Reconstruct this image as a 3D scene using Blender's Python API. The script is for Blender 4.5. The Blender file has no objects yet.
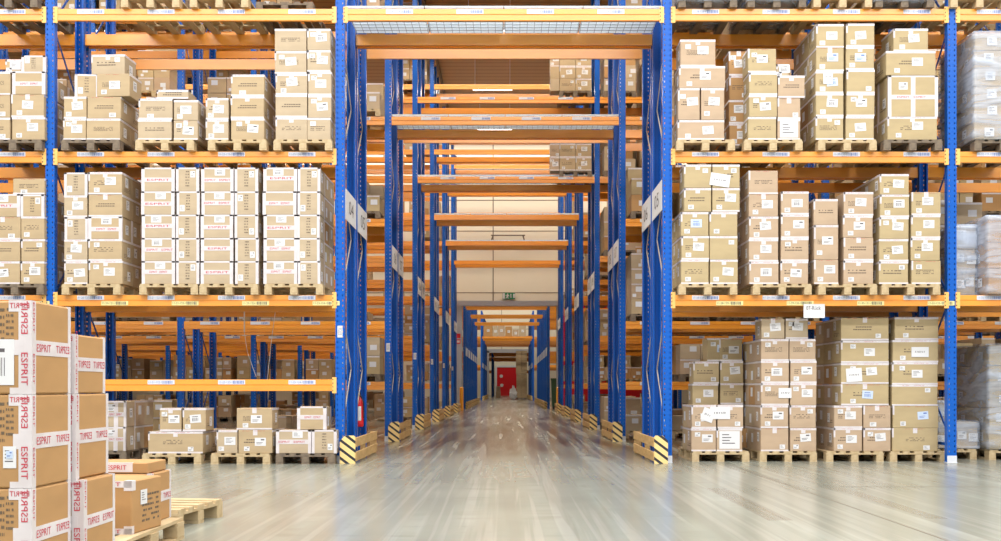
import bpy, bmesh, math, random
from mathutils import Vector, Matrix, Euler
random.seed(7)
C = bpy.data.collections.new('warehouse'); bpy.context.scene.collection.children.link(C)
F = 1051.0; CX = 509.0; CY = 387.0; H = 1.041
Y0 = 14.4; PITCH = 5.73
def ax(px, Y): return (px - CX) * Y / F
def az(py, Y): return H + (CY - py) * Y / F

# ------------------------------------------------------------------ materials
MATS = {}
def mat(name, col, rough=0.5, metal=0.0, emit=None, es=0.0, spec=0.5):
    m = bpy.data.materials.new(name); m.use_nodes = True
    b = m.node_tree.nodes['Principled BSDF']
    b.inputs['Base Color'].default_value = (*col, 1); b.inputs['Roughness'].default_value = rough
    b.inputs['Metallic'].default_value = metal; b.inputs['Specular IOR Level'].default_value = spec
    if emit: b.inputs['Emission Color'].default_value = (*emit, 1); b.inputs['Emission Strength'].default_value = es
    MATS[name] = m; return m
def nodes(m): return m.node_tree.nodes, m.node_tree.links, m.node_tree.nodes['Principled BSDF']
def mathn(N, L, op, a, b=None, c=None):
    n = N.new('ShaderNodeMath'); n.operation = op
    for i, v in enumerate((a, b, c)):
        if v is None: continue
        if hasattr(v, 'is_linked'): L.new(v, n.inputs[i])
        else: n.inputs[i].default_value = v
    return n.outputs[0]
def noise_mix(m, c1, c2, scale, vec='Object', stretch=(1, 1, 1), lo=0.35, hi=0.65, detail=3, rot=(0, 0, 0)):
    N, L, B = nodes(m)
    tc = N.new('ShaderNodeTexCoord'); mp = N.new('ShaderNodeMapping'); mp.inputs['Scale'].default_value = stretch; mp.inputs['Rotation'].default_value = rot
    L.new(tc.outputs[vec], mp.inputs[0])
    no = N.new('ShaderNodeTexNoise'); no.inputs['Scale'].default_value = scale; no.inputs['Detail'].default_value = detail
    L.new(mp.outputs[0], no.inputs['Vector'])
    mr = N.new('ShaderNodeMapRange'); mr.inputs[1].default_value = lo; mr.inputs[2].default_value = hi
    L.new(no.outputs[0], mr.inputs[0])
    mx = N.new('ShaderNodeMix'); mx.data_type = 'RGBA'
    L.new(mr.outputs[0], mx.inputs[0]); mx.inputs[6].default_value = (*c1, 1); mx.inputs[7].default_value = (*c2, 1)
    return mx, mp, mr
def noisy(name, c1, c2, scale, rough=0.5, **k):
    m = mat(name, c1, rough)
    mx, _, _ = noise_mix(m, c1, c2, scale, **k)
    N, L, B = nodes(m); L.new(mx.outputs[2], B.inputs['Base Color']); return m

ORANGE = noisy('rack_orange', (0.84, 0.325, 0.012), (0.80, 0.285, 0.010), 2.0, 0.4, stretch=(1, 1, 6)); _b = ORANGE.node_tree.nodes['Principled BSDF']; _b.inputs['Coat Weight'].default_value = 0.7; _b.inputs['Coat IOR'].default_value = 1.75; _b.inputs['Coat Roughness'].default_value = 0.3
CONN = mat('connector_orange', (0.85, 0.48, 0.14), 0.4)
GALV = noisy('galvanised_steel', (0.55, 0.50, 0.42), (0.42, 0.38, 0.33), 6, 0.35)
BLUEB = mat('brace_blue', (0.002, 0.07, 0.34), 0.35, spec=0.3)
def upright_material():
    m = mat('upright_blue', (0.002, 0.095, 0.47), 0.33, spec=0.3)
    N, L, B = nodes(m)
    tc = N.new('ShaderNodeTexCoord'); sp = N.new('ShaderNodeSeparateXYZ'); L.new(tc.outputs['Object'], sp.inputs[0])
    a = mathn(N, L, 'ABSOLUTE', sp.outputs[0]); a = mathn(N, L, 'SUBTRACT', a, 0.037); a = mathn(N, L, 'ABSOLUTE', a)
    inx = mathn(N, L, 'LESS_THAN', a, 0.0065)
    f = mathn(N, L, 'MULTIPLY', sp.outputs[2], 14.0); f = mathn(N, L, 'FRACT', f); inz = mathn(N, L, 'LESS_THAN', f, 0.36)
    hole = mathn(N, L, 'MULTIPLY', inx, inz)
    tr = N.new('ShaderNodeBsdfTransparent'); ms = N.new('ShaderNodeMixShader'); out = N['Material Output']
    L.new(hole, ms.inputs[0]); L.new(B.outputs[0], ms.inputs[1]); L.new(tr.outputs[0], ms.inputs[2]); L.new(ms.outputs[0], out.inputs[0])
    return m
UPR = upright_material()
WHITE = mat('white_paper', (0.66, 0.67, 0.70), 0.6)
LABW = mat('label_white', (0.62, 0.65, 0.72), 0.5)
LABY = mat('label_yellow', (0.72, 0.66, 0.30), 0.5)
INK = mat('ink_dark', (0.10, 0.09, 0.10), 0.7)
INKB = mat('ink_blue', (0.10, 0.16, 0.45), 0.7)
INKR = mat('ink_red', (0.50, 0.03, 0.06), 0.6)
PRINT = mat('carton_print', (0.13, 0.10, 0.07), 0.8)
TAPE = noisy('packing_tape', (0.66, 0.63, 0.66), (0.58, 0.54, 0.56), 5, 0.3)
def card(name, c, k=0.9):
    return noisy(name, c, tuple(v * k for v in c), 3.0, 0.75, stretch=(1, 1, 2.5))
CARDS = [card('cardboard_beige', (0.46, 0.365, 0.25)), card('cardboard_tan', (0.45, 0.34, 0.205)),
         card('cardboard_olive', (0.44, 0.345, 0.195)), card('cardboard_rose', (0.46, 0.34, 0.235)), card('cardboard_kraft', (0.43, 0.245, 0.10))]
CNAME = ['beige', 'tan', 'ochre', 'pinkish', 'kraft']
BGC = noisy('background_cardboard', (0.38, 0.26, 0.14), (0.48, 0.36, 0.23), 0.8, 0.8, vec='Object', lo=0.45, hi=0.55, detail=0)
WOOD = noisy('pallet_wood', (0.52, 0.41, 0.25), (0.42, 0.31, 0.17), 2.5, 0.7, stretch=(6, 1.2, 6))
WOODD = noisy('pallet_wood_grey', (0.20, 0.155, 0.11), (0.13, 0.10, 0.075), 2.5, 0.8, stretch=(6, 1.2, 6))
PLY = noisy('guard_plywood', (0.62, 0.42, 0.19), (0.50, 0.31, 0.12), 4, 0.55, stretch=(1, 1, 5))
WALLM = mat('cream_panel', (0.72, 0.68, 0.56), 0.6)
SEAM = mat('panel_seam', (0.16, 0.13, 0.10), 0.8)
STEEL = mat('steel_grey', (0.42, 0.45, 0.50), 0.35, 0.3)
REDM = mat('red_paint', (0.62, 0.012, 0.02), 0.35)
YEL = mat('bollard_yellow', (0.80, 0.34, 0.03), 0.4)
GREEN = mat('bin_green', (0.02, 0.07, 0.03), 0.5)
GRN_SIGN = mat('exit_green', (0.01, 0.20, 0.08), 0.4)
BLACK = mat('black_rubber', (0.02, 0.02, 0.02), 0.5)
LAMP = mat('lamp_tube', (0.9, 0.9, 0.9), 0.4, emit=(1, 0.97, 0.9), es=6)
MESHW = mat('deck_wire', (0.16, 0.18, 0.22), 0.4, 0.4)
def film_material():
    m = mat('stretch_film', (0.55, 0.63, 0.78), 0.2)
    N, L, B = nodes(m)
    tc = N.new('ShaderNodeTexCoord'); mp = N.new('ShaderNodeMapping'); mp.inputs['Scale'].default_value = (.8, 1.2, 5); L.new(tc.outputs['Object'], mp.inputs[0])
    no = N.new('ShaderNodeTexNoise'); no.inputs['Scale'].default_value = 1.3; no.inputs['Detail'].default_value = 5; no.inputs['Distortion'].default_value = .5
    L.new(mp.outputs[0], no.inputs['Vector'])
    mr = N.new('ShaderNodeMapRange'); mr.inputs[1].default_value = 0.38; mr.inputs[2].default_value = 0.66; mr.inputs[3].default_value = 0.15; mr.inputs[4].default_value = 0.72
    L.new(no.outputs[0], mr.inputs[0])
    bp = N.new('ShaderNodeBump'); bp.inputs['Strength'].default_value = 0.6; bp.inputs['Distance'].default_value = 0.04; L.new(no.outputs[0], bp.inputs['Height']); L.new(bp.outputs[0], B.inputs['Normal'])
    tr = N.new('ShaderNodeBsdfTransparent'); ms = N.new('ShaderNodeMixShader')
    L.new(mr.outputs[0], ms.inputs[0]); L.new(tr.outputs[0], ms.inputs[1]); L.new(B.outputs[0], ms.inputs[2]); L.new(ms.outputs[0], N['Material Output'].inputs[0])
    return m
FILM = film_material()
def sheet_material():
    m = mat('deck_film', (0.75, 0.85, 0.95), 0.3)
    N, L, B = nodes(m)
    tl = N.new('ShaderNodeBsdfTranslucent'); tl.inputs[0].default_value = (0.80, 0.88, 0.96, 1)
    ms = N.new('ShaderNodeMixShader'); ms.inputs[0].default_value = 0.7
    L.new(B.outputs[0], ms.inputs[1]); L.new(tl.outputs[0], ms.inputs[2]); L.new(ms.outputs[0], N['Material Output'].inputs[0]); return m
SHEET = sheet_material()
def stripe_material():
    m = mat('guard_stripes', (0.75, 0.55, 0.22), 0.5)
    N, L, B = nodes(m)
    tc = N.new('ShaderNodeTexCoord'); sp = N.new('ShaderNodeSeparateXYZ'); L.new(tc.outputs['Object'], sp.inputs[0])
    s = mathn(N, L, 'ADD', mathn(N, L, 'MULTIPLY', sp.outputs[0], 0.75), sp.outputs[2])
    f = mathn(N, L, 'FRACT', mathn(N, L, 'MULTIPLY', mathn(N, L, 'ADD', s, 0.02), 8.2)); f = mathn(N, L, 'LESS_THAN', f, 0.36)
    mx = N.new('ShaderNodeMix'); mx.data_type = 'RGBA'; L.new(f, mx.inputs[0]); mx.inputs[6].default_value = (0.80, 0.60, 0.25, 1); mx.inputs[7].default_value = (0.02, 0.02, 0.03, 1)
    L.new(mx.outputs[2], B.inputs['Base Color']); return m
STRIPE = stripe_material()
def floor_material():
    m = mat('polished_concrete', (0.4, 0.4, 0.36), 0.3)
    N, L, B = nodes(m)
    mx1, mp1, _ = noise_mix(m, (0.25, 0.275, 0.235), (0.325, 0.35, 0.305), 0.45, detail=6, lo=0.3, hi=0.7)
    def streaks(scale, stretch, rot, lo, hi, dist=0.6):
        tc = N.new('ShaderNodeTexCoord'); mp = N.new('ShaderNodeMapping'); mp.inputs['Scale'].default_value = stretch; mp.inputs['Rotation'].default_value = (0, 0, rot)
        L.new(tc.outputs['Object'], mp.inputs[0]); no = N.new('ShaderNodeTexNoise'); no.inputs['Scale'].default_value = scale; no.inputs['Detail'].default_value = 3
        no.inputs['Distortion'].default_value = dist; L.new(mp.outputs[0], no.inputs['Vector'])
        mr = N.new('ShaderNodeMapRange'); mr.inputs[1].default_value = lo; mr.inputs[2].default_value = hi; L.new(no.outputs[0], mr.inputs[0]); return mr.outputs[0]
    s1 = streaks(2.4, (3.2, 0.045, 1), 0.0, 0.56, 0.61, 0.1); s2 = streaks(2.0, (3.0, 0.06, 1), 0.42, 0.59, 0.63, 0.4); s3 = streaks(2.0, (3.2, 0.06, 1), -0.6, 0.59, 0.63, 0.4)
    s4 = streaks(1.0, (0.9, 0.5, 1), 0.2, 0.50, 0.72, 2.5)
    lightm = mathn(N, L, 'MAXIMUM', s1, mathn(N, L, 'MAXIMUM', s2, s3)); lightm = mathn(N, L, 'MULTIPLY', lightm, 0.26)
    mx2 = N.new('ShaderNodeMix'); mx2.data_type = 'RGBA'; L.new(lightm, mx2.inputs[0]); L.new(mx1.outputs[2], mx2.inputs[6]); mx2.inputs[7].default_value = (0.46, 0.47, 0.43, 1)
    d1 = streaks(1.6, (2.2, 0.10, 1), 0.0, 0.34, 0.56, 0.3); d2 = streaks(0.9, (0.35, 1.6, 1), 0.15, 0.50, 0.66, 1.5); d3 = streaks(1.6, (3.4, .08, 1), .12, .56, .62, .2)
    tc = N.new('ShaderNodeTexCoord'); sp = N.new('ShaderNodeSeparateXYZ'); L.new(tc.outputs['Object'], sp.inputs[0])
    lane = N.new('ShaderNodeMapRange'); lane.inputs[1].default_value = 13.2; lane.inputs[2].default_value = 18.5; lane.inputs[3].default_value = 0.2; lane.inputs[4].default_value = 1.0; L.new(sp.outputs[1], lane.inputs[0])
    dark = mathn(N, L, 'MULTIPLY', mathn(N, L, 'MAXIMUM', d1, d2), lane.outputs[0]); dark = mathn(N, L, 'MULTIPLY', dark, 0.97)
    dark = mathn(N, L, 'MAXIMUM', dark, mathn(N, L, 'MULTIPLY', d3, .22)); dark = mathn(N, L, 'MAXIMUM', dark, mathn(N, L, 'MULTIPLY', s4, .2))
    for (xa, xb, ya, yb) in ((-2.76, -2.6, 8.7, 10.7), (2.02, 2.22, 8.2, 10.8), (3.32, 3.47, 8.3, 10.8)):      # worn strips where floor tape once lay
        m1 = mathn(N, L, 'MULTIPLY', mathn(N, L, 'GREATER_THAN', sp.outputs[0], xa), mathn(N, L, 'LESS_THAN', sp.outputs[0], xb))
        m2 = mathn(N, L, 'MULTIPLY', mathn(N, L, 'GREATER_THAN', sp.outputs[1], ya), mathn(N, L, 'LESS_THAN', sp.outputs[1], yb))
        dark = mathn(N, L, 'MAXIMUM', dark, mathn(N, L, 'MULTIPLY', mathn(N, L, 'MULTIPLY', m1, m2), .38))
    mx3 = N.new('ShaderNodeMix'); mx3.data_type = 'RGBA'; L.new(dark, mx3.inputs[0]); L.new(mx2.outputs[2], mx3.inputs[6]); mx3.inputs[7].default_value = (0.10, 0.062, 0.034, 1)
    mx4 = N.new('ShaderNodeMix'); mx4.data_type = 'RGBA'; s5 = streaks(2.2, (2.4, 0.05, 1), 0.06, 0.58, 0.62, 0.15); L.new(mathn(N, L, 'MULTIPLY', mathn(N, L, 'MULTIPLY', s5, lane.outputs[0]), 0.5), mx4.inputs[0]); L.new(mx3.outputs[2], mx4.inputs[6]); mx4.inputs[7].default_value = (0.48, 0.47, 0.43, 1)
    L.new(mx4.outputs[2], B.inputs['Base Color'])
    r = mathn(N, L, 'MULTIPLY_ADD', lightm, 0.02, 0.22); L.new(r, B.inputs['Roughness']); B.inputs['Specular IOR Level'].default_value = 0.3
    return m
FLOORM = floor_material()
def ceil_material():
    m = mat('ceiling_sheet', (0.30, 0.2, 0.1), 0.6)
    N, L, B = nodes(m)
    tc = N.new('ShaderNodeTexCoord'); sp = N.new('ShaderNodeSeparateXYZ'); L.new(tc.outputs['Object'], sp.inputs[0])
    f = mathn(N, L, 'FRACT', mathn(N, L, 'MULTIPLY', sp.outputs[1], 2.4)); f = mathn(N, L, 'LESS_THAN', f, 0.3)
    mx = N.new('ShaderNodeMix'); mx.data_type = 'RGBA'; L.new(f, mx.inputs[0]); mx.inputs[6].default_value = (0.46, 0.31, 0.15, 1); mx.inputs[7].default_value = (0.36, 0.23, 0.11, 1)
    L.new(mx.outputs[2], B.inputs['Base Color']); return m
CEILM = ceil_material()

# ------------------------------------------------------------------ mesh building
class MB:
    def __init__(s): s.v = []; s.f = []; s.m = []
    def face(s, pts, mi=0):
        n = len(s.v); s.v += [tuple(p) for p in pts]; s.f.append(tuple(range(n, n + len(pts)))); s.m.append(mi)
    def box(s, x0, x1, y0, y1, z0, z1, mi=0, M=None):
        p = [Vector(q) for q in ((x0, y0, z0), (x1, y0, z0), (x1, y1, z0), (x0, y1, z0), (x0, y0, z1), (x1, y0, z1), (x1, y1, z1), (x0, y1, z1))]
        if M is not None: p = [M @ q for q in p]
        n = len(s.v); s.v += [tuple(q) for q in p]
        for q in ((0, 3, 2, 1), (4, 5, 6, 7), (0, 1, 5, 4), (1, 2, 6, 5), (2, 3, 7, 6), (3, 0, 4, 7)):
            s.f.append(tuple(n + i for i in q)); s.m.append(mi)
    def bar(s, a, b, w, h, mi=0):
        a = Vector(a); b = Vector(b); d = b - a; L_ = d.length; q = d.to_track_quat('Y', 'Z')
        s.box(-w / 2, w / 2, 0, L_, -h / 2, h / 2, mi, Matrix.Translation(a) @ q.to_matrix().to_4x4())
    def cbox(s, x0, x1, y0, y1, z0, z1, c=0.008, mi=0):
        # box with chamfered edges
        pts = {}
        def P(i, j, k, a):
            x = (x0, x1)[i]; y = (y0, y1)[j]; z = (z0, z1)[k]
            sx = c * (1 - 2 * i); sy = c * (1 - 2 * j); sz = c * (1 - 2 * k)
            if a != 0: x += sx
            if a != 1: y += sy
            if a != 2: z += sz
            key = (i, j, k, a)
            if key not in pts: pts[key] = len(s.v); s.v.append((x, y, z))
            return pts[key]
        def add(l): s.f.append(tuple(l)); s.m.append(mi)
        for i in (0, 1):
            q = [P(i, 0, 0, 0), P(i, 1, 0, 0), P(i, 1, 1, 0), P(i, 0, 1, 0)]; add(q if i else q[::-1])
            q = [P(0, i, 0, 1), P(1, i, 0, 1), P(1, i, 1, 1), P(0, i, 1, 1)]; add(q[::-1] if i else q)
            q = [P(0, 0, i, 2), P(1, 0, i, 2), P(1, 1, i, 2), P(0, 1, i, 2)]; add(q if i else q[::-1])
        for i in (0, 1):
            for j in (0, 1):
                q = [P(i, j, 0, 0), P(i, j, 0, 1), P(i, j, 1, 1), P(i, j, 1, 0)]; add(q if i ^ j else q[::-1])
                q = [P(i, 0, j, 0), P(i, 0, j, 2), P(i, 1, j, 2), P(i, 1, j, 0)]; add(q[::-1] if i ^ j else q)
                q = [P(0, i, j, 1), P(0, i, j, 2), P(1, i, j, 2), P(1, i, j, 1)]; add(q if i ^ j else q[::-1])
                for k in (0, 1):
                    q = [P(i, j, k, 0), P(i, j, k, 1), P(i, j, k, 2)]; add(q if i ^ j ^ k else q[::-1])
    def prism(s, pts, y0, y1, mi=0, axis='y'):
        n = len(pts); b = len(s.v)
        for yy in (y0, y1):
            for (a, c) in pts: s.v.append((a, yy, c) if axis == 'y' else ((a, c, yy) if axis == 'z' else (yy, a, c)))
        s.f.append(tuple(b + i for i in range(n))); s.m.append(mi); s.f.append(tuple(b + n + i for i in reversed(range(n)))); s.m.append(mi)
        for i in range(n):
            j = (i + 1) % n; s.f.append((b + i, b + n + i, b + n + j, b + j)); s.m.append(mi)
    def cyl(s, cx, cy, z0, z1, r0, r1=None, n=16, mi=0):
        r1 = r0 if r1 is None else r1; b = len(s.v)
        for z, r in ((z0, r0), (z1, r1)):
            for i in range(n): a = 2 * math.pi * i / n; s.v.append((cx + r * math.cos(a), cy + r * math.sin(a), z))
        for i in range(n):
            j = (i + 1) % n; s.f.append((b + i, b + j, b + n + j, b + n + i)); s.m.append(mi)
        s.f.append(tuple(b + i for i in reversed(range(n)))); s.m.append(mi); s.f.append(tuple(b + n + i for i in range(n))); s.m.append(mi)
    def mesh(s, name, mats):
        me = bpy.data.meshes.new(name); me.from_pydata(s.v, [], s.f)
        for m in (mats if isinstance(mats, (list, tuple)) else [mats]): me.materials.append(m)
        me.polygons.foreach_set('material_index', s.m); me.update(); return me
def ob(name, me, parent=None, loc=(0, 0, 0), rz=0.0, scale=None):
    o = bpy.data.objects.new(name, me); C.objects.link(o); o.location = loc
    if rz: o.rotation_euler = (0, 0, rz)
    if scale: o.scale = scale
    if parent is not None: o.parent = parent
    return o
def tag(o, label, cat, group=None, kind=None):
    o['label'] = label; o['category'] = cat
    if group: o['group'] = group
    if kind: o['kind'] = kind
    return o
def struct(name, mb, mats, label=None):
    o = ob(name, mb.mesh(name, mats)); o['kind'] = 'structure'
    if label: o['label'] = label; o['category'] = 'building'
    return o
def fix_normals(me):
    bm = bmesh.new(); bm.from_mesh(me); bmesh.ops.recalc_face_normals(bm, faces=bm.faces); bm.to_mesh(me); bm.free(); return me
TXT = {}
def text_mesh(s, m, depth=0.0):
    k = (s, m.name)
    if k in TXT: return TXT[k]
    cu = bpy.data.curves.new('lettering', 'FONT'); cu.body = s; cu.size = 1.0; cu.resolution_u = 2; cu.align_x = 'CENTER'; cu.align_y = 'CENTER'
    o = bpy.data.objects.new('lettering', cu); C.objects.link(o); bpy.context.view_layer.update()
    me = bpy.data.meshes.new_from_object(o); C.objects.unlink(o); bpy.data.objects.remove(o)
    me.materials.clear(); me.materials.append(m)
    xs = [v.co.x for v in me.vertices]; ys = [v.co.y for v in me.vertices]
    w = max(xs) - min(xs); h = max(ys) - min(ys); mx_ = (max(xs) + min(xs)) / 2; my_ = (max(ys) + min(ys)) / 2
    for v in me.vertices: v.co = Vector(((v.co.x - mx_) / w, 0, (v.co.y - my_) / h))     # unit box, in the XZ plane facing -Y
    me.update(); TXT[k] = me; return me
def text_on(parent, s, m, loc, w, h, rz=0.0, vertical=False, mirror=False, name='lettering', ry=0.0):
    o = ob(name, text_mesh(s, m), parent, loc, scale=((-w if mirror else w), 1, h))
    o.rotation_euler = (0, (math.pi / 2 if vertical else 0) + ry, rz); return o

# shared small meshes: labels and printed text in a unit XZ square facing -Y
def label_mesh(seed, paper=WHITE, ink=INK):
    r = random.Random(seed); b = MB(); b.box(-.5, .5, -0.0006, 0.0006, -.5, .5, 0)
    y = -0.0012
    def q(x0, x1, z0, z1, mi=1): b.face([(x0, y, z0), (x1, y, z0), (x1, y, z1), (x0, y, z1)], mi)
    k = r.choice((0, 1, 2))
    if k == 0:
        z = .32
        for i in range(4):
            q(-.36, -.36 + r.uniform(.3, .7), z - .05, z); z -= .16
    elif k == 1:
        x = -.3
        while x < .3: w = r.choice((.02, .04)); q(x, x + w, -.3, .1); x += w + r.choice((.03, .05))
        q(-.3, .25, .22, .3)
    else:
        q(.05, .36, .18, .34); q(-.36, .2, -.12, -.06); q(-.36, .1, -.28, -.22)
    return b.mesh('label', [paper, ink])
LABELS = [label_mesh(i) for i in range(6)]
LABELS_B = [label_mesh(10 + i, mat('label_bluish', (0.50, 0.60, 0.78), 0.5), INKB) for i in range(2)]
def print_mesh(seed, cols=9, rows=3, m=PRINT):
    r = random.Random(seed); b = MB()
    for i in range(rows):
        x = -.5; z1 = .5 - i / rows; z0 = z1 - .42 / rows
        while x < .5:
            w = r.uniform(.4, 1.4) / cols
            if r.random() < .8: b.face([(x, 0, z0), (min(x + w * .8, .5), 0, z0), (min(x + w * .8, .5), 0, z1), (x, 0, z1)])
            x += w
    return b.mesh('print', [m])
PRINTS = [print_mesh(20 + i, 10, 2 + i % 3) for i in range(5)]
PBIG = [print_mesh(40 + i, 8, 6) for i in range(2)]
TAPERED = print_mesh(77, 14, 1, INKR)

# ------------------------------------------------------------------ pallets
def pallet_geo(b, only=None, w=0.8, d=1.2):
    pass
def pm_deck(wm):
    b = MB()
    for x in (-.3275, -.17, 0, .17, .3275): b.box(x - .0625 if abs(x) != .17 else x - .045, x + .0625 if abs(x) != .17 else x + .045, -.6, .6, .122, .144)
    for y in (-.5275, 0, .5275): b.box(-.4, .4, y - .0725, y + .0725, .1, .1215)
    return b.mesh('pallet_deck', wm)
def pm_block(wm): b = MB(); b.cbox(-.05, .05, -.0725, .0725, .022, .0995, .003); return b.mesh('pallet_block', wm)
def pm_board(wm): b = MB(); b.box(-.05, .05, -.6, .6, 0, .0215); return b.mesh('pallet_board', wm)
PD = {w.name: (pm_deck(w), pm_block(w), pm_board(w)) for w in (WOOD, WOODD)}
def pm_whole(wm):
    b = MB()
    for x in (-.3275, -.17, 0, .17, .3275): b.box(x - .055, x + .055, -.6, .6, .122, .144)
    for y in (-.5275, 0, .5275): b.box(-.4, .4, y - .0725, y + .0725, .1, .1215)
    for x in (-.35, 0, .35):
        b.box(x - .05, x + .05, -.6, .6, 0, .0215)
        for y in (-.5275, 0, .5275): b.box(x - .05, x + .05, y - .0725, y + .0725, .022, .0995)
    return b.mesh('pallet', wm)
PW = {w.name: pm_whole(w) for w in (WOOD, WOODD)}
def pallet(x, y, z, label, wm=WOOD, rz=0.0, parts=True, group='wooden pallets', wid=0.8):
    """x centre, y FRONT edge, z base"""
    loc = (x, y + .6, z)
    if not parts:
        o = ob('wooden_pallet', PW[wm.name], None, loc, rz); return tag(o, label, 'pallet', group)
    r = ob('wooden_pallet', None, None, loc, rz); r.empty_display_size = .2
    if wid != .8: r.scale = (wid / .8, 1, 1)
    tag(r, label, 'pallet', group)
    dk, bl, bd = PD[wm.name]
    ob('deck', dk, r)
    for px in (-.35, 0, .35):
        ob('bottom_board', bd, r, (px, 0, 0))
        for py in (-.5275, 0, .5275): ob('block', bl, r, (px, py, 0))
    return r

# ------------------------------------------------------------------ cartons
SPECS = []
def spec(x0, x1, y0, y1, z0, z1, label, group, style='L', tint=None, side=0, rz=0.0, ry=0.0, seed=None):
    area = (x1 - x0) * (z1 - z0) * (F / y0) ** 2 * (.2 if label.split()[0] in ('middle', 'rear') else 1)
    SPECS.append(dict(x0=x0, x1=x1, y0=y0, y1=y1, z0=z0, z1=z1, label=label, group=group, style=style, tint=tint, side=side, rz=rz, ry=ry, area=area, seed=len(SPECS) if seed is None else seed))
def sticker(parent, me, name, face, u, v, w, h, W, D, Hh, off=0.002, tilt=0.0, label=None):
    """face: 'f' front, 'l' -X side, 'r' +X side; u,v centre as fractions of the face"""
    if face == 'f': loc = ((u - .5) * W, -D / 2 - off, v * Hh); rz = 0
    elif face == 'r': loc = (W / 2 + off, (u - .5) * D, v * Hh); rz = math.pi / 2
    else: loc = (-W / 2 - off, (.5 - u) * D, v * Hh); rz = -math.pi / 2
    o = ob(name, me, parent, loc, scale=(w, 1, h)); o.rotation_euler = (0, tilt, rz)
    if label: o['label'] = label
    return o
def build_carton(s):
    r = random.Random(1000 + s['seed'])
    W = s['x1'] - s['x0'] - .006; D = s['y1'] - s['y0'] - .006; Hh = s['z1'] - s['z0'] - .002
    t = s['tint'] if s['tint'] is not None else r.choice((0, 1, 3))
    b = MB(); b.cbox(-W / 2, W / 2, -D / 2, D / 2, 0, Hh, .006)
    o = ob('carton', b.mesh('carton', CARDS[t]), None, ((s['x0'] + s['x1']) / 2, (s['y0'] + s['y1']) / 2, s['z0']), s['rz'])
    if s['ry']: o.rotation_euler = (0, s['ry'], s['rz'])
    tag(o, s['label'], 'carton', s['group'])
    e = .0012; tp = MB(); st = s['style']; tw = .028
    sd = s['side']
    if st in 'TX':      # white tape down both edges and across the middle
        hw = min(.042, W * .11)
        for x in (-W / 2 - e, W / 2 - hw): tp.box(x, x + hw + e, -D / 2 - e, -D / 2 + .03, 0, Hh + e)
        mid = Hh * r.uniform(.44, .56)
        if W > .38 or st == 'X': tp.box(-W / 2 - e, W / 2 + e, -D / 2 - e * 2, -D / 2, mid - .03, mid + .03)
        tp.box(-W / 2, W / 2, -D / 2 - e, -D / 2 + .03, Hh - .02, Hh + e)
        if sd: 
            for y in (-D / 2, D / 2 - .03): tp.box(sd * (W / 2 + e) - .002, sd * (W / 2 + e) + .002, y, y + .03, 0, Hh)
        if st == 'X': tp.box(-.03, .03, -D / 2 - e * 2.5, -D / 2, 0, Hh)
    else:
        if r.random() < .8: tp.box(-W / 2, W / 2, -D / 2 - e, -D / 2 + .04, Hh - tw, Hh + e)
        if r.random() < .6: tp.box(-W / 2, W / 2, -D / 2 - e, -D / 2, 0.001, tw * .8)
        tp.box(-.03, .03, -D / 2 - e * 1.5, -D / 2, Hh - .07, Hh + e) if r.random() < .5 else None
        if sd: tp.box(sd * (W / 2 + e) - .002, sd * (W / 2 + e) + .002, -D / 2, D / 2, Hh - tw, Hh)
        if r.random() < .5: tp.box(-W / 2 - e, -W / 2 + .02, -D / 2 - e, -D / 2 + .02, Hh * .6, Hh)
    if tp.v:
        to = ob('tape', tp.mesh('tape', TAPE), o)
        if st in 'TX' and (W > .38 or st == 'X'):
            text_on(to, 'ESPRIT   ESPRIT' if r.random() < .6 else 'ESPRIT', INKR, (r.uniform(-.05, .05) * W, -D / 2 - e * 3.2, mid), W * r.uniform(.5, .8), .028, name='tape_lettering')
        elif st in 'LP': sticker(to, TAPERED, 'tape_print', 'f', .5, 1 - .014 / Hh, W * r.uniform(.4, .85), .008, W, D, Hh, .0022)
    if st == 'T':
        if W > .38:
            if r.random() < .7: sticker(o, r.choice(LABELS), 'shipping_label', 'f', r.uniform(.42, .62), .80, .14, .085, W, D, Hh)
        else:
            sticker(o, r.choice(PBIG), 'printed_text', 'f', .5, .5, W * .17, Hh * .72, W, D, Hh, .0012)
            sticker(o, r.choice(LABELS), 'shipping_label', 'f', r.choice((.24, .74)), r.choice((.28, .72)), .065, .085, W, D, Hh)
    elif st == 'X':
        sticker(o, r.choice(LABELS), 'shipping_label', 'f', .3, .75, .12, .1, W, D, Hh)
    elif st == 'P':
        sticker(o, r.choice(PRINTS), 'printed_text', 'f', .5, .5, min(.26, W * .6), .06, W, D, Hh, .0012)
        if r.random() < .6: sticker(o, r.choice(LABELS), 'shipping_label', 'f', r.choice((.35, .75)), .16, .09, .06, W, D, Hh)
    elif st == 'W':
        sticker(o, LABELS[2], 'paper_sheet', 'f', .5, .5, W * .8, Hh * .78, W, D, Hh, .003)
    else:
        big = r.random() < .75
        if big: sticker(o, r.choice(LABELS if t != 2 or r.random() < .75 else LABELS_B), 'shipping_label', 'f', r.uniform(.5, .66), r.uniform(.48, .62), .15, .11, W, D, Hh, tilt=r.choice((0, 0, 0, .06, -.08)))
        if r.random() < .6: sticker(o, r.choice(PRINTS), 'printed_text', 'f', .45, .5, min(.26, W * .62), .07, W, D, Hh, .0012)
        sticker(o, r.choice(LABELS), 'small_label', 'f', r.choice((.22, .25)) if big else r.choice((.25, .78)), r.choice((.2, .2, .74)), .075, .06, W, D, Hh)
    if sd: 
        f = 'r' if sd > 0 else 'l'
        sticker(o, r.choice(LABELS), 'side_label', f, r.uniform(.3, .7), r.uniform(.35, .7), .11, .13, W, D, Hh)
        if r.random() < .5: sticker(o, r.choice(PRINTS), 'printed_text', f, .5, .25, D * .6, .06, W, D, Hh, .0012)
    return o
ORD = ['bottom', 'second up', 'third up', 'fourth up', 'fifth up', 'sixth up', 'seventh up']
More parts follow.
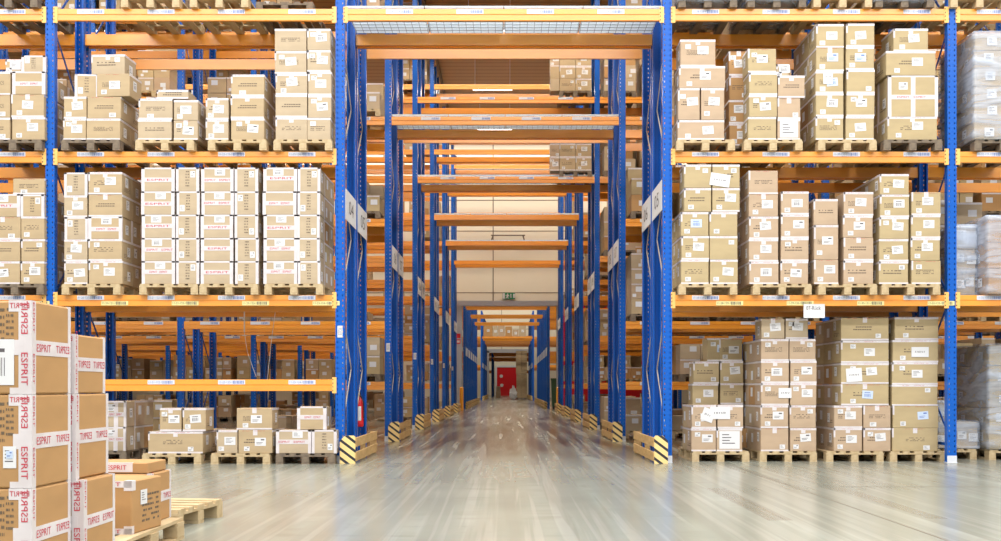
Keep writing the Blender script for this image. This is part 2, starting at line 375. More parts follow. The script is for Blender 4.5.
def stack(phrase, shelf, zb, Y, cols, side, pal=None, pal_m=WOOD, depth=3, dd=.385, group=None, name_cols=None, palw=.8, padd=None):
    """cols: dicts or tuples (x0, x1, [y top .. y bottom], style, tint)"""
    group = group or f'cartons of the {phrase}'
    if pal is not None:
        pallet(ax((pal[0] + pal[1]) / 2, Y), Y - .02, zb, padd or f'{"grey" if pal_m is WOODD else "pale"} wooden pallet carrying the {phrase}, {shelf}', pal_m)
    zt = zb + .144
    outer = max(range(len(cols)), key=lambda i: (cols[i][1] if side > 0 else -cols[i][0]))
    for ci, c in enumerate(cols):
        x0, x1, ys, st, ti = c[:5]
        n = len(ys) - 1
        rows = [(az(ys[i], Y), az(ys[i + 1], Y)) for i in range(n)][::-1]
        base = rows[0][1]; shift = zt - base if not (len(c) > 5 and c[5]) else 0
        top0 = rows[-1][0]
        # squeeze so that the bottom sits on the pallet and the top stays put
        k = (top0 - zt) / (top0 - base) if shift else 1
        cn = '' if len(cols) == 1 else ('tunnel-side' if ci == outer else 'outer')
        if len(c) > 6: cn = c[6]
        for li, (zt1, zb1) in enumerate(rows):
            a = top0 - (top0 - zb1) * k; bz = top0 - (top0 - zt1) * k
            s_ = st[li % len(st)] if len(st) > 1 else st
            nd = depth if ci == outer or (len(c) > 7 and c[7]) else 1
            jx = random.Random(ci * 31 + li * 7 + int(x0)).uniform(-.008, .008)
            for k_ in range(nd):
                w = ['front', 'middle', 'rear'][k_] if nd > 1 else ''
                lab = ' '.join(q for q in (w, CNAME[ti] if nd == 1 else '', 'carton,', ORD[li], ('in ' + cn + ' column') if cn else '', '-', phrase + ',', shelf) if q).replace(' -', ',').replace(',,', ',')
                spec(ax(x0, Y) + jx, ax(x1, Y) + jx, Y + k_ * dd, Y + (k_ + 1) * dd, a, bz, lab, group, s_, ti, side if ci == outer else 0)
ZL = [0.985, 2.15, 4.115, 6.06, 8.03, 9.99]     # undersides of the beams
BH = [0.16, 0.15, 0.15, 0.16, 0.15, 0.15]
def ztop(l): return ZL[l] + BH[l]
YF = 14.32
def E(n): return ['first', 'second', 'third', 'fourth', 'fifth'][n - 1]
def LS(n): return f'{E(n)} stack from left tunnel post'
def RS(n): return f'{E(n)} stack from right tunnel post'
# ---- left bay, upper shelf
z2 = ztop(2); z1 = ztop(1); US = 'upper shelf'; MS = 'middle shelf'; FL = 'floor level'
stack(LS(1), US, z2, YF, [(275, 307, [28.7, 51.5, 74.5, 96, 119, 142], 'PPLLP', 0), (307.5, 331, [28.7, 50.5, 72.5, 96.5, 119.5, 142], 'LLLLL', 0)], 1, (275, 331))
stack(LS(2), US, z2, YF, [(206, 229, [98, 120.5, 142], 'LL', 0), (231, 264.5, [74.5, 96.5, 119, 141], 'LPP', 1)], 1, (208.5, 266.5))
stack(LS(3), US, z2, YF, [(138, 172, [98.5, 120.5, 142], 'PP', 0), (173.5, 198, [100, 121.5, 142], 'LL', 0)], 1, (136, 194))
spec(ax(156, YF), ax(188, YF), YF + .02, YF + .4, az(98.3, YF), az(89.3, YF), 'flat beige carton lying on top of third stack from left tunnel post, upper shelf', 'loose cartons on top of stacks', 'P', 0)
stack(LS(4), US, z2, YF, [(63, 86, [96.5, 119.5, 142], 'LL', 1), (86.5, 120.5, [96.5, 119.5, 142], 'PP', 1)], 1, (61, 121), WOODD)
zt4 = az(96.3, YF)
spec(ax(72.5, YF), ax(96, YF), YF + .03, YF + .43, zt4, zt4 + .31, 'taped carton askew on the fourth stack from left tunnel post, upper shelf', 'loose cartons on top of stacks', 'T', 1, rz=.1)
spec(ax(97, YF), ax(131, YF), YF - .0, YF + .4, zt4, zt4 + .31, 'wide carton overhanging the fourth stack from left tunnel post, upper shelf', 'loose cartons on top of stacks', 'L', 1, 1, rz=-.06)
spec(ax(90.5, YF), ax(125, YF), YF + .03, YF + .42, zt4 + .31, zt4 + .58, 'tilted topmost carton on the fourth stack from left tunnel post, upper shelf', 'loose cartons on top of stacks', 'L', 0, 1, rz=-.05)
OUTL = 'stack beyond the outer left post'; OUTR = 'stack beyond the outer right post'
stack(OUTL, US, z2, YF, [(-21, 10.5, [71.5, 95.5, 119, 142], 'PPP', 1), (11.5, 44.5, [71.5, 95, 118.5, 142], 'LLT', 1)], 1, (-18, 44), WOODD)
spec(ax(20.5, YF), ax(45, YF), YF + .02, YF + .4, az(71.2, YF), az(55, YF), 'small taped carton on top of the stack beyond the outer left post, upper shelf', 'loose cartons on top of stacks', 'T', 0, 1)
spec(ax(3, YF), ax(19.5, YF), YF + .06, YF + .4, az(71.2, YF), az(58, YF), 'narrow carton on top of the stack beyond the outer left post, upper shelf', 'loose cartons on top of stacks', 'L', 1)
# ---- left bay, middle shelf
r5 = [167.5, 191.5, 215, 238.5, 261.8, 285]
stack(LS(1), MS, z1, YF, [(263, 297, r5, 'TTTTT', 0), (297.5, 320, r5, 'TTTTT', 0)], 1, (265, 323))
stack(LS(2), MS, z1, YF, [(201, 233.5, r5, 'TTTTT', 0), (234.5, 258, r5, 'TTTTT', 0)], 1, (200, 258))
stack(LS(3), MS, z1, YF, [(141.5, 175, r5, 'TTTTT', 0), (176, 199, r5, 'TTTTT', 0)], 1, (140, 198))
stack(LS(4), MS, z1, YF, [(64, 87.5, [172.5, 195.5, 217.5, 240, 262, 285], 'LLTLT', 0), (88, 122, [172, 194.5, 217, 239.5, 261.5, 285], 'LLTPL', 1)], 1, (61, 122))
stack(OUTL, MS, z1, YF, [(-16, 20, [194, 217, 240, 262, 285], 'LPPT', 1), (20.8, 44.5, [194.5, 216.5, 239.5, 262, 285], 'LLLT', 1)], 1, (-14, 44), WOODD)
spec(ax(12, YF), ax(44, YF), YF + .02, YF + .4, az(194, YF), az(178, YF), 'topmost carton of the stack beyond the outer left post, middle shelf', 'loose cartons on top of stacks', 'P', 1, 1)
# ---- left bay, floor
YG = 14.2
stack(LS(1), FL, 0, YG, [(275.5, 311, [430, 454], 'T', 0), (312, 337, [430, 454], 'T', 0)], 1, (276.5, 334.5), WOODD, 2)
spec(ax(296.5, YG), ax(326, YG), YG + .03, YG + .42, az(429.7, YG), az(406.5, YG), 'single tan carton on top of floor stack beside the left tunnel post', 'loose cartons on top of stacks', 'T', 1, 1)
stack(LS(2), FL, 0, YG, [(216, 237, [430, 454], 'L', 0), (237.8, 272, [430, 454], 'L', 1)], 1, (211.5, 270), WOOD, 2)
spec(ax(236, YG), ax(272, YG), YG + .02, YG + .42, az(429.7, YG), az(408, YG), 'single wide carton on top of the second floor stack from left tunnel post', 'loose cartons on top of stacks', 'L', 1, 1)
stack(LS(3), FL, 0, YG, [(148, 203, [431.5, 454], 'L', 1)], 1, (143.5, 200.5), WOOD, 3)
for x0, x1, w in ((159, 181, 'outer'), (182, 205.5, 'tunnel-side')):
    spec(ax(x0, YG), ax(x1, YG), YG + .02, YG + .42, az(431.2, YG), az(408, YG), f'square {w} carton on top of the third floor stack from left tunnel post', 'loose cartons on top of stacks', 'L', 1, 1 if x0 > 170 else 0)
stack('tape-covered stack behind the big foreground cartons', FL, 0, 14.75, [(87, 105, [401, 427, 451], 'XX', 0), (106, 126, [401, 427, 451], 'XX', 0)], 1, (70, 127), WOODD, 3)
# ---- right bay, upper shelf
stack(RS(1), US, z2, YF, [(678, 725, [120, 142], 'L', 3)], -1, (677, 734), WOOD, 3)
g = 'cartons of the first stack from right tunnel post'
Z = [az(v, YF) for v in (119.8, 88, 66, 39)]
zz = ztop(2) + .144 + (az(120, YF) - az(142, YF))
spec(ax(678, YF), ax(700, YF), YF, YF + .4, Z[0], Z[1], 'upright carton, left of pair, second layer of first stack from right tunnel post', g, 'L', 3, -1)
spec(ax(701, YF), ax(724.5, YF), YF, YF + .4, Z[0], Z[1], 'upright carton, right of pair, second layer of first stack from right tunnel post', g, 'L', 3)
spec(ax(679, YF), ax(725.5, YF), YF, YF + .4, Z[1], Z[2], 'wide carton with large label, third layer of first stack from right tunnel post', g, 'L', 3, -1)
spec(ax(680.5, YF), ax(716, YF), YF + .02, YF + .4, Z[2], Z[3], 'topmost carton of the first stack from right tunnel post, upper shelf', g, 'L', 3, -1)
stack(RS(2), US, z2, YF, [(748.5, 777, [48.5, 73, 96, 118.5, 142], 'PLPL', 2), (778, 801, [98, 120, 142], 'WL', 3)], -1, (744, 802), WOOD, 3)
spec(ax(778, YF), ax(805, YF), YF + .0, YF + .4, az(97.7, YF), az(75.5, YF), 'pinkish carton with printed text jutting past second stack from right tunnel post, upper shelf', 'loose cartons on top of stacks', 'P', 3)
spec(ax(777, YF), ax(790, YF), YF + .05, YF + .35, az(75.3, YF), az(63, YF), 'smallest carton on the second stack from right tunnel post, upper shelf', 'loose cartons on top of stacks', 'L', 0)
stack('stack set back behind second stack', US, z2, YF + .35, [(729, 749, [51, 74, 97, 119, 140], 'LLLL', 4)], -1, (722, 778), WOODD, 1)
stack(RS(3), US, z2, YF, [(816, 844, [24, 48, 72, 94.5, 118, 142], 'LLLLL', 2), (846, 874.5, [23.5, 47, 70.5, 94.5, 118, 142], 'LLLLL', 2)], -1, (818, 876), WOOD, 3)
stack(RS(4), US, z2, YF, [(888, 938, [75.5, 118, 142], 'LX', 2)], -1, (882, 943), WOODD, 3)
spec(ax(886, YF), ax(936, YF), YF, YF + .55, az(75.2, YF), az(51, YF), 'wide ochre carton, third layer of fourth stack from right tunnel post, upper shelf', 'loose cartons on top of stacks', 'L', 2, -1)
spec(ax(894, YF), ax(929, YF), YF + .02, YF + .5, az(50.8, YF), az(28, YF), 'topmost carton of fourth stack from right tunnel post, upper shelf', 'loose cartons on top of stacks', 'L', 2, -1)
# ---- right bay, middle shelf
stack(RS(1), MS, z1, YF, [(681, 709, [212, 236, 259.5, 284], 'LLL', 2), (709.8, 738, [212, 236, 259.5, 284], 'LLL', 2)], -1, (678.5, 737), WOOD, 3)
for x0, x1, w in ((684, 711.5, 'tunnel-side'), (712.3, 740, 'outer')):
    for ya, yb, q in ((211.7, 188, 'fourth'), (187.8, 164.5, 'top')):
        spec(ax(x0, YF), ax(x1, YF), YF, YF + .4, az(ya, YF), az(yb, YF), f'shifted {w} carton in {q} layer of first stack from right tunnel post, middle shelf', g, 'L', 2, -1 if x0 < 700 else 0)
stack(RS(2), MS, z1, YF, [(749, 778.5, [170.5, 194, 216.5, 239, 261.5, 284], 'LLLLP', 3), (781, 809, [191.5, 214.5, 238, 261, 284], 'LLLL', 3)], -1, (753, 811), WOOD, 3)
stack(RS(3), MS, z1, YF, [(814, 838.5, [199, 225, 259.5, 284], 'LLP', 3), (843.5, 873.5, [192, 215.5, 237.5, 260.5, 284], 'LLLL', 3)], -1, (818, 877), WOOD, 2)
stack(RS(4), MS, z1, YF, [(879.5, 909, [174, 194.5, 217, 239, 261.3, 284], 'LLLLL', 2), (911, 940.5, [192, 215, 238, 260.5, 284], 'LLLL', 2)], -1, (881, 940), WOOD, 3)
# ---- right bay, floor
YR = 14.66
stack('set-back stack behind white papers', FL, 0, YR + .95, [(693, 719, [361.5, 383.5, 404.5, 427, 447], 'LLLL', 2), (719.7, 743, [339, 361, 383, 404, 426, 447], 'LLLLL', 2)], -1, (693, 748), WOODD, 1)
spec(ax(707, YR + .97), ax(732, YR + .97), YR + .97, YR + 1.37, az(361.2, YR + .97), az(338, YR + .97), 'topmost ochre carton of set-back stack behind white papers, floor level', 'loose cartons on top of stacks', 'L', 2)
stack(RS(1), FL, 0, YR, [(691, 716, [405, 429, 452.5], 'LL', 3), (717, 743, [405, 429, 452.5], 'WL', 3)], -1, (692, 749), WOOD, 2)
stack(RS(2), FL, 0, YR, [(761, 789, [339, 361, 383.5, 406, 429, 452.5], 'LLLLL', 3), (790, 816.5, [339, 361, 383.5, 406, 429, 452.5], 'LLLLL', 3)], -1, (759, 817), WOOD, 3)
for x0, x1, w in ((761.5, 785, 'tunnel-side'), (785.8, 808.5, 'outer')):
    spec(ax(x0, YR), ax(x1, YR), YR + .01, YR + .4, az(338.8, YR), az(318.5, YR), f'topmost {w} carton of second floor stack from right tunnel post', 'loose cartons on top of stacks', 'L', 0, -1 if x0 < 780 else 0)
stack(RS(3), FL, 0, YR, [(834, 862.5, [405.5, 428.5, 452.5], 'LL', 3), (863.5, 891, [405.5, 428.5, 452.5], 'LP', 3)], -1, (822, 887), WOOD, 3)
for i, (ya, yb) in enumerate(((405.3, 384), (383.8, 363), (362.8, 340.5), (340.3, 317.5))):
    q = ['lowest', 'second', 'third', 'topmost'][i]
    spec(ax(841, YR), ax(889, YR), YR, YR + .42, az(ya, YR), az(yb, YR), f'{q} wide ochre carton with white papers, third floor stack from right tunnel post', g, 'L', 2, -1)
    for k_ in (1, 2): spec(ax(841, YR), ax(860, YR), YR + .42 * k_ - .02, YR + .42 * (k_ + 1) - .04, az(ya, YR), az(yb, YR), f'{["middle", "rear"][k_ - 1]} carton behind {q} wide carton, third floor stack from right tunnel post', g, 'L', 4, -1)
stack(RS(4), FL, 0, YR, [(892.5, 938.5, [340, 362.5, 385, 406.5, 429, 452.5], 'PLLLL', 2)], -1, (889.5, 947), WOOD, 2)
spec(ax(895, YR), ax(939, YR), YR + .01, YR + .42, az(339.8, YR), az(317, YR), 'topmost carton of fourth floor stack from right tunnel post', 'loose cartons on top of stacks', 'L', 2, -1)

# ------------------------------------------------------------------ racks
XS = [-22.15, -18.2, -14.23, -10.26, -6.29, -2.315, 2.17, 6.07, 9.97, 13.9, 17.85, 21.8]
PORT = 5
def post_mesh(hgt, name='upright'):
    b = MB()
    w, d, t = .125, .09, .006
    # open channel: web with return lips
    b.box(-w / 2, w / 2, 0, t, .0, hgt); b.box(-w / 2, -w / 2 + t, t, d, 0, hgt); b.box(w / 2 - t, w / 2, t, d, 0, hgt)
    b.box(-w / 2, -w / 2 + .025, d, d + t, 0, hgt); b.box(w / 2 - .025, w / 2, d, d + t, 0, hgt)
    return b.mesh(name, UPR)
PM = {11.0: post_mesh(11.0), 7.0: post_mesh(7.0)}
def foot_mesh(): b = MB(); b.cbox(-.07, .07, -.012, .11, 0, .012, .002); b.box(-.066, .066, -.004, .0, .012, .10); return b.mesh('foot_plate', LABW)
FOOT = foot_mesh()
def brace_mesh(hgt, m):
    b = MB(); z = .35; s = 1; dz = .95
    b.bar((0, .1, .25), (0, 1.0, .25), .02, .04)
    while z + dz < hgt:
        a, c = (.08, 1.02) if s > 0 else (1.02, .08)
        b.bar((0, a, z), (0, c, z + dz), .010, .034); z += dz; s = -s
    b.bar((0, .1, z), (0, 1.0, z), .02, .04)
    return b.mesh('bracing', m)
BRM = {(h, i): brace_mesh(h, m) for h in (11.0, 7.0) for i, m in enumerate((BLUEB, GALV))}
BEAMS = {}
def beam_mesh(L_, h):
    k = (round(L_, 3), h)
    if k in BEAMS: return BEAMS[k]
    b = MB()
    # stepped box section: upper band stands a little proud of the lower
    prof = [(0, h), (.05, h), (.05, 0), (.006, 0), (.002, .006), (.002, h * .47), (.008, h * .5), (.008, h * .53), (.0, h * .56)]
    b.prism([(p[0], p[1]) for p in prof], -L_ / 2, L_ / 2, axis='x')
    me = fix_normals(b.mesh('beam', ORANGE)); BEAMS[k] = me; return me
def conn_mesh():
    b = MB(); b.box(-.03, .03, -.004, .0, -.03, .19); b.box(-.004, .004, .0, .05, -.03, .19)
    for z in (.0, .05, .1, .15): b.box(-.024, -.012, -.0052, -.004, z, z + .018, 1)
    return b.mesh('end_connector', [CONN, BLACK])
CONNM = conn_mesh()
def loc_label(i, col=LABW):
    b = MB(); b.box(-.185, .185, -.0012, 0, -.03, .03, 0); r = random.Random(i); x = .02
    while x < .16: w = r.choice((.006, .012)); b.face([(x, -.0018, -.02), (x + w, -.0018, -.02), (x + w, -.0018, .02), (x, -.0018, .02)], 1); x += w + .008
    return b.mesh('location_label', [col, INKB if col is LABW else INK])
LOCL = [loc_label(i) for i in range(3)]; LOCY = [loc_label(9, LABY)]
def deck_parts(root, x0, x1, y, z):
    n = 4; w = (x1 - x0) / n
    k = (round(w, 3), 'deck')
    if k not in BEAMS:
        b = MB(); 
        for i in range(11): x = -w / 2 + .02 + i * (w - .04) / 10; b.box(x - .0025, x + .0025, .0, 1.0, -.004, .001)
        for j in range(9): yy = .02 + j * .12; b.box(-w / 2 + .012, w / 2 - .012, yy - .0025, yy + .0025, -.009, -.004)
        b2 = MB(); b2.box(-w / 2 + .008, w / 2 - .008, -.01, 1.02, .004, .009); b2.box(-w / 2 + .004, w / 2 - .004, -.03, -.02, .004, .03)
        BEAMS[k] = (b.mesh('wire_deck', MESHW), b2.mesh('deck_sheet', SHEET))
    a, c = BEAMS[k]
    for i in range(n):
        d = ob('wire_deck', a, root, (x0 + w * (i + .5), y + .035, z + .015)); ob('deck_sheet', c, d)
def rack_row(Y, back, i0, i1, label, hgt=11.0, k=0, xs=XS, levels=None, portal=(3, 4, 5), skip=lambda bay, l: False, labels=False, connect=False, port=PORT, feet=True, deckp=(3,)):
    root = ob('pallet_rack', None, None, (0, Y, 0)); tag(root, label, 'rack', 'blue and orange pallet racks')
    levels = levels or list(range(6))
    for i in range(i0, i1 + 1):
        x = xs[i]; galv = 1 if i in (port, port + 1) else 0
        fr = ob('upright', PM[hgt], root, (x, 0, 0)); fr2 = ob('upright', PM[hgt], root, (x, 1.08, 0)); fr2.rotation_euler = (0, 0, math.pi)
        if k < 3 or galv: ob('bracing', BRM[(hgt, galv)], root, (x, 0, 0))
        if feet and k < 4:
            ob('foot_plate', FOOT, fr)
    for i in range(i0, i1):
        xa, xb = xs[i] + .066, xs[i + 1] - .066; L_ = xb - xa; xc = (xa + xb) / 2
        for l in levels:
            if i == port and l not in portal: continue
            if skip(i, l): continue
            for s_ in (0, 1):
                zo = .17 if (back and s_ and i == port) else 0
                me = beam_mesh(L_, BH[l])
                o = ob('beam', me, root, (xc, -.004 if not s_ else 1.084, ZL[l] + zo))
                if s_: o.rotation_euler = (0, 0, math.pi)
                if connect and not s_:
                    for q in (-1, 1): ob('end_connector', CONNM, o, (q * (L_ / 2 - .012), -.001, 0))
                if labels and (not s_ or k < 2):
                    n = 4
                    for j in range(n):
                        xl = (j - 1.5) * .965 + .02; m_ = LOCL[(i + j) % 3]
                        lb = ob('location_label', m_, o, (xl, -.0015, BH[l] * .76))
                        if k == 0 and not s_ and not back: text_on(lb, f'11-{(i*4+j) % 90 + 4:02d}-{105 + i * 4 + j}-{l + 1}', INKB, (-.08, -.002, 0), .18, .028)
                        if k == 0 and l == 1 and not s_ and not back:
                            lb = ob('location_label', LOCY[0], o, (xl + .33, -.0015, BH[l] * .26)); lb['label'] = 'yellow location label'; text_on(lb, f'11-{(i*4+j) % 90 + 4:02d}-{105 + i * 4 + j}-1', INK, (-.08, -.002, 0), .18, .028)
        if i == port and deckp:
            for l in deckp: deck_parts(root, xa, xb, 0, ZL[l] + BH[l])
    return root
SPAN = [(3, 8), (3, 8), (2, 9), (2, 9), (1, 10), (0, 11)]
EN = ['front', 'second', 'third', 'fourth', 'fifth', 'sixth']
RACKS = {}
for k in range(6):
    Y = Y0 + PITCH * k; a, b_ = SPAN[k]
    def skipA(i, l, k=k): return k == 0 and l == 0 and i >= PORT
    lv = None
    rA = rack_row(Y, 0, a, b_, f'blue and orange pallet rack row, near half of {EN[k]} double rack', k=k, skip=skipA, labels=k < 3, connect=k == 0, deckp=(3,) if k < 5 else ())
    rB = rack_row(Y + 1.17, 1, a, b_, f'blue and orange pallet rack row, far half of {EN[k]} double rack', k=k, skip=skipA, labels=k < 3, deckp=())
    RACKS[k] = (rA, rB)
# aisle number boards on the tunnel frames
def number_board(root, x, y0, y1, z0, z1, txt, face, label):
    b = MB(); b.box(-.004, .004, 0, y1 - y0, 0, z1 - z0)
    o = ob('aisle_sign', b.mesh('aisle_sign', WHITE), None, (x, y0, z0)); tag(o, label, 'sign', 'aisle number boards on the tunnel posts')
    t = text_on(o, txt, INK, (face * .006, (y1 - y0) / 2, (z1 - z0) / 2), .42, .2, rz=(math.pi / 2 if face > 0 else -math.pi / 2)); return o
nums = ['04', '05', '06', '07', '08', '09', '10', '11', '12', '13', '14', '15']
for k in range(6):
    Y = Y0 + PITCH * k
    for r_ in (0, 1):
        ya = Y + .04 + r_ * 1.17; zc = 3.35
        sidew = ['near', 'far'][r_]
        number_board(None, -2.245, ya, ya + .98, zc, zc + .42, nums[(2 * k + r_) % 12], 1, f'white aisle number board on left tunnel frame, {sidew} half of {EN[k]} double rack')
        number_board(None, 2.10, ya, ya + .98, zc + .12, zc + .54, nums[(2 * k + r_ + 1) % 12], -1, f'white aisle number board on right tunnel frame, {sidew} half of {EN[k]} double rack')
    if k < 6:
        b = MB(); b.box(-.035, .035, -.003, 0, 0, .16); o = ob('inspection_plate', b.mesh('inspection_plate', LABW), None, (-2.315, Y - .004, 1.72)); tag(o, f'small white plate on left tunnel post of {EN[k]} double rack', 'sign', 'inspection plates on tunnel posts')
        t = ob('print', PBIG[0], o, (0, -.004, .08), scale=(.05, 1, .1))
# wooden end guards
def guard(x_in, x_out, y, L_, label, h=.38):
    """x_in: face towards the tunnel, x_out: towards the rack"""
    s = 1 if x_in > x_out else -1; w = abs(x_in - x_out)
    r = ob('rack_end_guard', None, None, ((x_in + x_out) / 2, y, 0)); tag(r, label, 'guard', 'plywood end guards')
    b = MB(); c = .07
    pts = [(-w / 2, 0), (w / 2, 0), (w / 2, h - .02 if s > 0 else h - c), (w / 2 - (.02 if s > 0 else c), h), (-w / 2 + (c if s > 0 else .02), h), (-w / 2, h - (c if s > 0 else .02))]
    b.prism(pts, 0, .03); ob('end_board', fix_normals(b.mesh('end_board', STRIPE)), r, scale=None)
    for z in (.03, .225):
        b = MB(); b.cbox(s * w / 2 - .012, s * w / 2 + .012, .03, L_, z, z + .125, .003); ob('side_plank', b.mesh('side_plank', PLY), r)
    b = MB(); b.cbox(s * w / 2 - .1 if s > 0 else -w / 2, w / 2 if s > 0 else -w / 2 + .1, L_ - .05, L_, 0, .34, .003); ob('rear_board', b.mesh('rear_board', PLY), r)
    b = MB(); b.cbox(w / 2 - .09 if s > 0 else -w / 2 + .02, w / 2 - .02 if s > 0 else -w / 2 + .09, L_ * .5 - .04, L_ * .5 + .04, 0, .3, .003); ob('inner_block', b.mesh('inner_block', PLY), r)
    return r
for k in range(6):
    Y = Y0 + PITCH * k
    guard(-2.09, -2.30, Y - .12, 2.3, f'striped plywood guard at foot of left tunnel frame, {EN[k]} double rack')
    guard(1.975, 2.16, Y - .12, 2.3, f'striped plywood guard at foot of right tunnel frame, {EN[k]} double rack')

# ------------------------------------------------------------------ background goods
BG = []      # (x0,x1,y0,y1,z0,z1,label)
rb = random.Random(5)
LEVN = ['floor level', 'first shelf', 'second shelf', 'third shelf', 'fourth shelf', 'fifth shelf', 'sixth shelf']
def bg_stack(xc, Yf, zb, k, rowi, lv, side, n=None, nc=None, place=''):
    wm = rb.choice((WOOD, WOODD)); w = .78
    nc = nc or rb.choice((2, 2, 3)); n = n or rb.choice((2, 3, 4, 4))
    cw = w / nc; z = zb + .144; hh = rb.uniform(.28, .36)
    for c in range(nc):
        m = n - (rb.random() < .35)
        for i in range(m):
            y_ = Yf + rb.uniform(0, .03)
            BG.append((xc - w / 2 + cw * c, xc - w / 2 + cw * (c + 1), y_, y_ + .55, z + hh * i, z + hh * (i + 1), k, rowi, lv, place))
    # the second rank behind, seen along the side
    BG.append((xc - w / 2 if side > 0 else xc - w / 2, xc + w / 2, Yf + .58, Yf + 1.12, z, z + hh * n, k, rowi, lv, place))
    return wm
PALB = []
for k in range(0, 6):
    a, b_ = SPAN[k]
    for rowi in (0, 1):
        if k == 0 and rowi == 0: continue
        Yf = Y0 + PITCH * k + 1.17 * rowi - .02
        for i in range(a, b_):
            if i == PORT: continue
            left = i < PORT
            for lv in range(0, 7):
                zb = 0 if lv == 0 else ztop(lv - 1)
                if left: p = [.28, .5, .3, .15, .08, .10, .3][lv]
                else: p = [.55, .6, .6, .55, .45, .5, .5][lv]
                if k in (1, 2) and lv == 1: p = .08 if left else .3
                if k == 0: p = [.15, 0, .35, .25, .3, 0, 0][lv] if not left else [.0, 0, .05, 0, .0, 0, 0][lv]
                for j in range(4):
                    if rb.random() > p: continue
                    xc = XS[i] + (XS[i + 1] - XS[i]) * (j + .5) / 4 * .96 + .09
                    if left and k == 0: xc -= 0
                    mx_n = 2 if lv <= 1 else 4
                    n = rb.choice((1, 2)) if lv <= 1 else (rb.choice((2, 3, 4)))
                    if lv == 1: n = 2
                    wm = bg_stack(xc, Yf, zb, k, rowi, lv, 1, n=n)
                    PALB.append((xc, Yf, zb, k, rowi, lv, i, j, wm))
nb = 0
for (xc, Yf, zb, k, rowi, lv, i, j, wm) in sorted(PALB, key=lambda p: p[1]):
    if nb >= 250: break
    nb += 1
    bayn = ['fifth', 'fourth', 'third', 'second', 'first', '', 'first', 'second', 'third', 'fourth', 'fifth'][i]
    sl = ['first', 'second', 'third', 'fourth'][(3 - j) if i < PORT else j]
    pallet(xc, Yf, zb, f'{sl} pallet, {LEVN[lv]}, {bayn} bay {"left" if i < PORT else "right"} of tunnel, {["near", "far"][rowi]} half, {EN[k]} double rack', wm, parts=False, group='wooden pallets deeper in the racks')
# pallets standing over the tunnel in the third double rack
def tunnel_pallet(x0, x1, lv, rows, Yf, nm):
    zb = ztop(lv); pallet((x0 + x1) / 2, Yf, zb, f'wooden pallet over the tunnel, {nm} level of third double rack', WOODD, parts=False, group='pallets over the tunnel')
    xs_ = [x0 - .23, x0, x0 + .4, x1]
    for c in range(3):
        z = zb + .144
        for i, hh in enumerate(rows):
            spec(xs_[c], xs_[c + 1], Yf, Yf + .42, z, z + hh, f'carton, {ORD[i]}, {["pinkish outer", "middle", "inner"][c]} column on tunnel pallet, {nm} level, third double rack', 'cartons over the tunnel', 'L', 3 if c == 0 else 1, -1 if c == 0 else 0); z += hh
Y2 = Y0 + 2 * PITCH - .02
tunnel_pallet(1.24, 2.03, 3, [.33, .33, .36, .36], Y2, 'lower')
tunnel_pallet(1.24, 2.03, 4, [.30, .30, .33, .33], Y2, 'upper')

# build the 300 largest cartons as things, the rest as one mass
SPECS.sort(key=lambda s: -s['area'])
NFG = 284
for s in SPECS[:NFG]: build_carton(s)
rest = MB()
bgr = random.Random(3)
def rest_box(x0, x1, y0, y1, z0, z1, lab=True):
    mi = bgr.choice((0, 0, 1, 2, 3, 4)); rest.box(x0 + .006, x1 - .006, y0, y1, z0, z1 - .004, mi)
    if not lab: return
    w = x1 - x0; h = z1 - z0; y = y0 - .003
    a = x0 + w * bgr.uniform(.15, .5); c = z0 + h * bgr.uniform(.25, .5)
    rest.box(a, a + .13, y, y0, c, c + .1, 5)
    if bgr.random() < .5: rest.box(x0 + .006, x1 - .006, y, y0, z1 - .035, z1 - .006, 6)
    if bgr.random() < .4: a = x0 + w * bgr.uniform(.05, .7); rest.box(a, a + .07, y, y0, z0 + .03, z0 + .09, 5)
for s in SPECS[NFG:]:
    rest_box(s['x0'], s['x1'], s['y0'], s['y1'], s['z0'], s['z1'], False)
    if s['side']:
        xs_ = s['x1'] - .006 if s['side'] > 0 else s['x0'] + .006; q = sorted((xs_, xs_ + .003 * s['side'])); c = (s['z0'] + s['z1']) / 2 + bgr.uniform(-.06, .04); a = s['y0'] + bgr.uniform(.08, .2)
        rest.box(q[0], q[1], a, a + .11, c - .06, c + .07, 5); rest.box(q[0], q[1], s['y0'], s['y1'], s['z1'] - .03, s['z1'] - .005, 6)
for q in BG: rest_box(*q[:6], lab=(q[3] - q[2]) < .57)
o = ob('background_cartons', rest.mesh('background_cartons', [CARDS[0], CARDS[1], CARDS[2], CARDS[3], CARDS[4], LABW, TAPE]))
tag(o, 'countless labelled cartons stored on the shelves deeper in the racks', 'cartons', None, 'stuff')

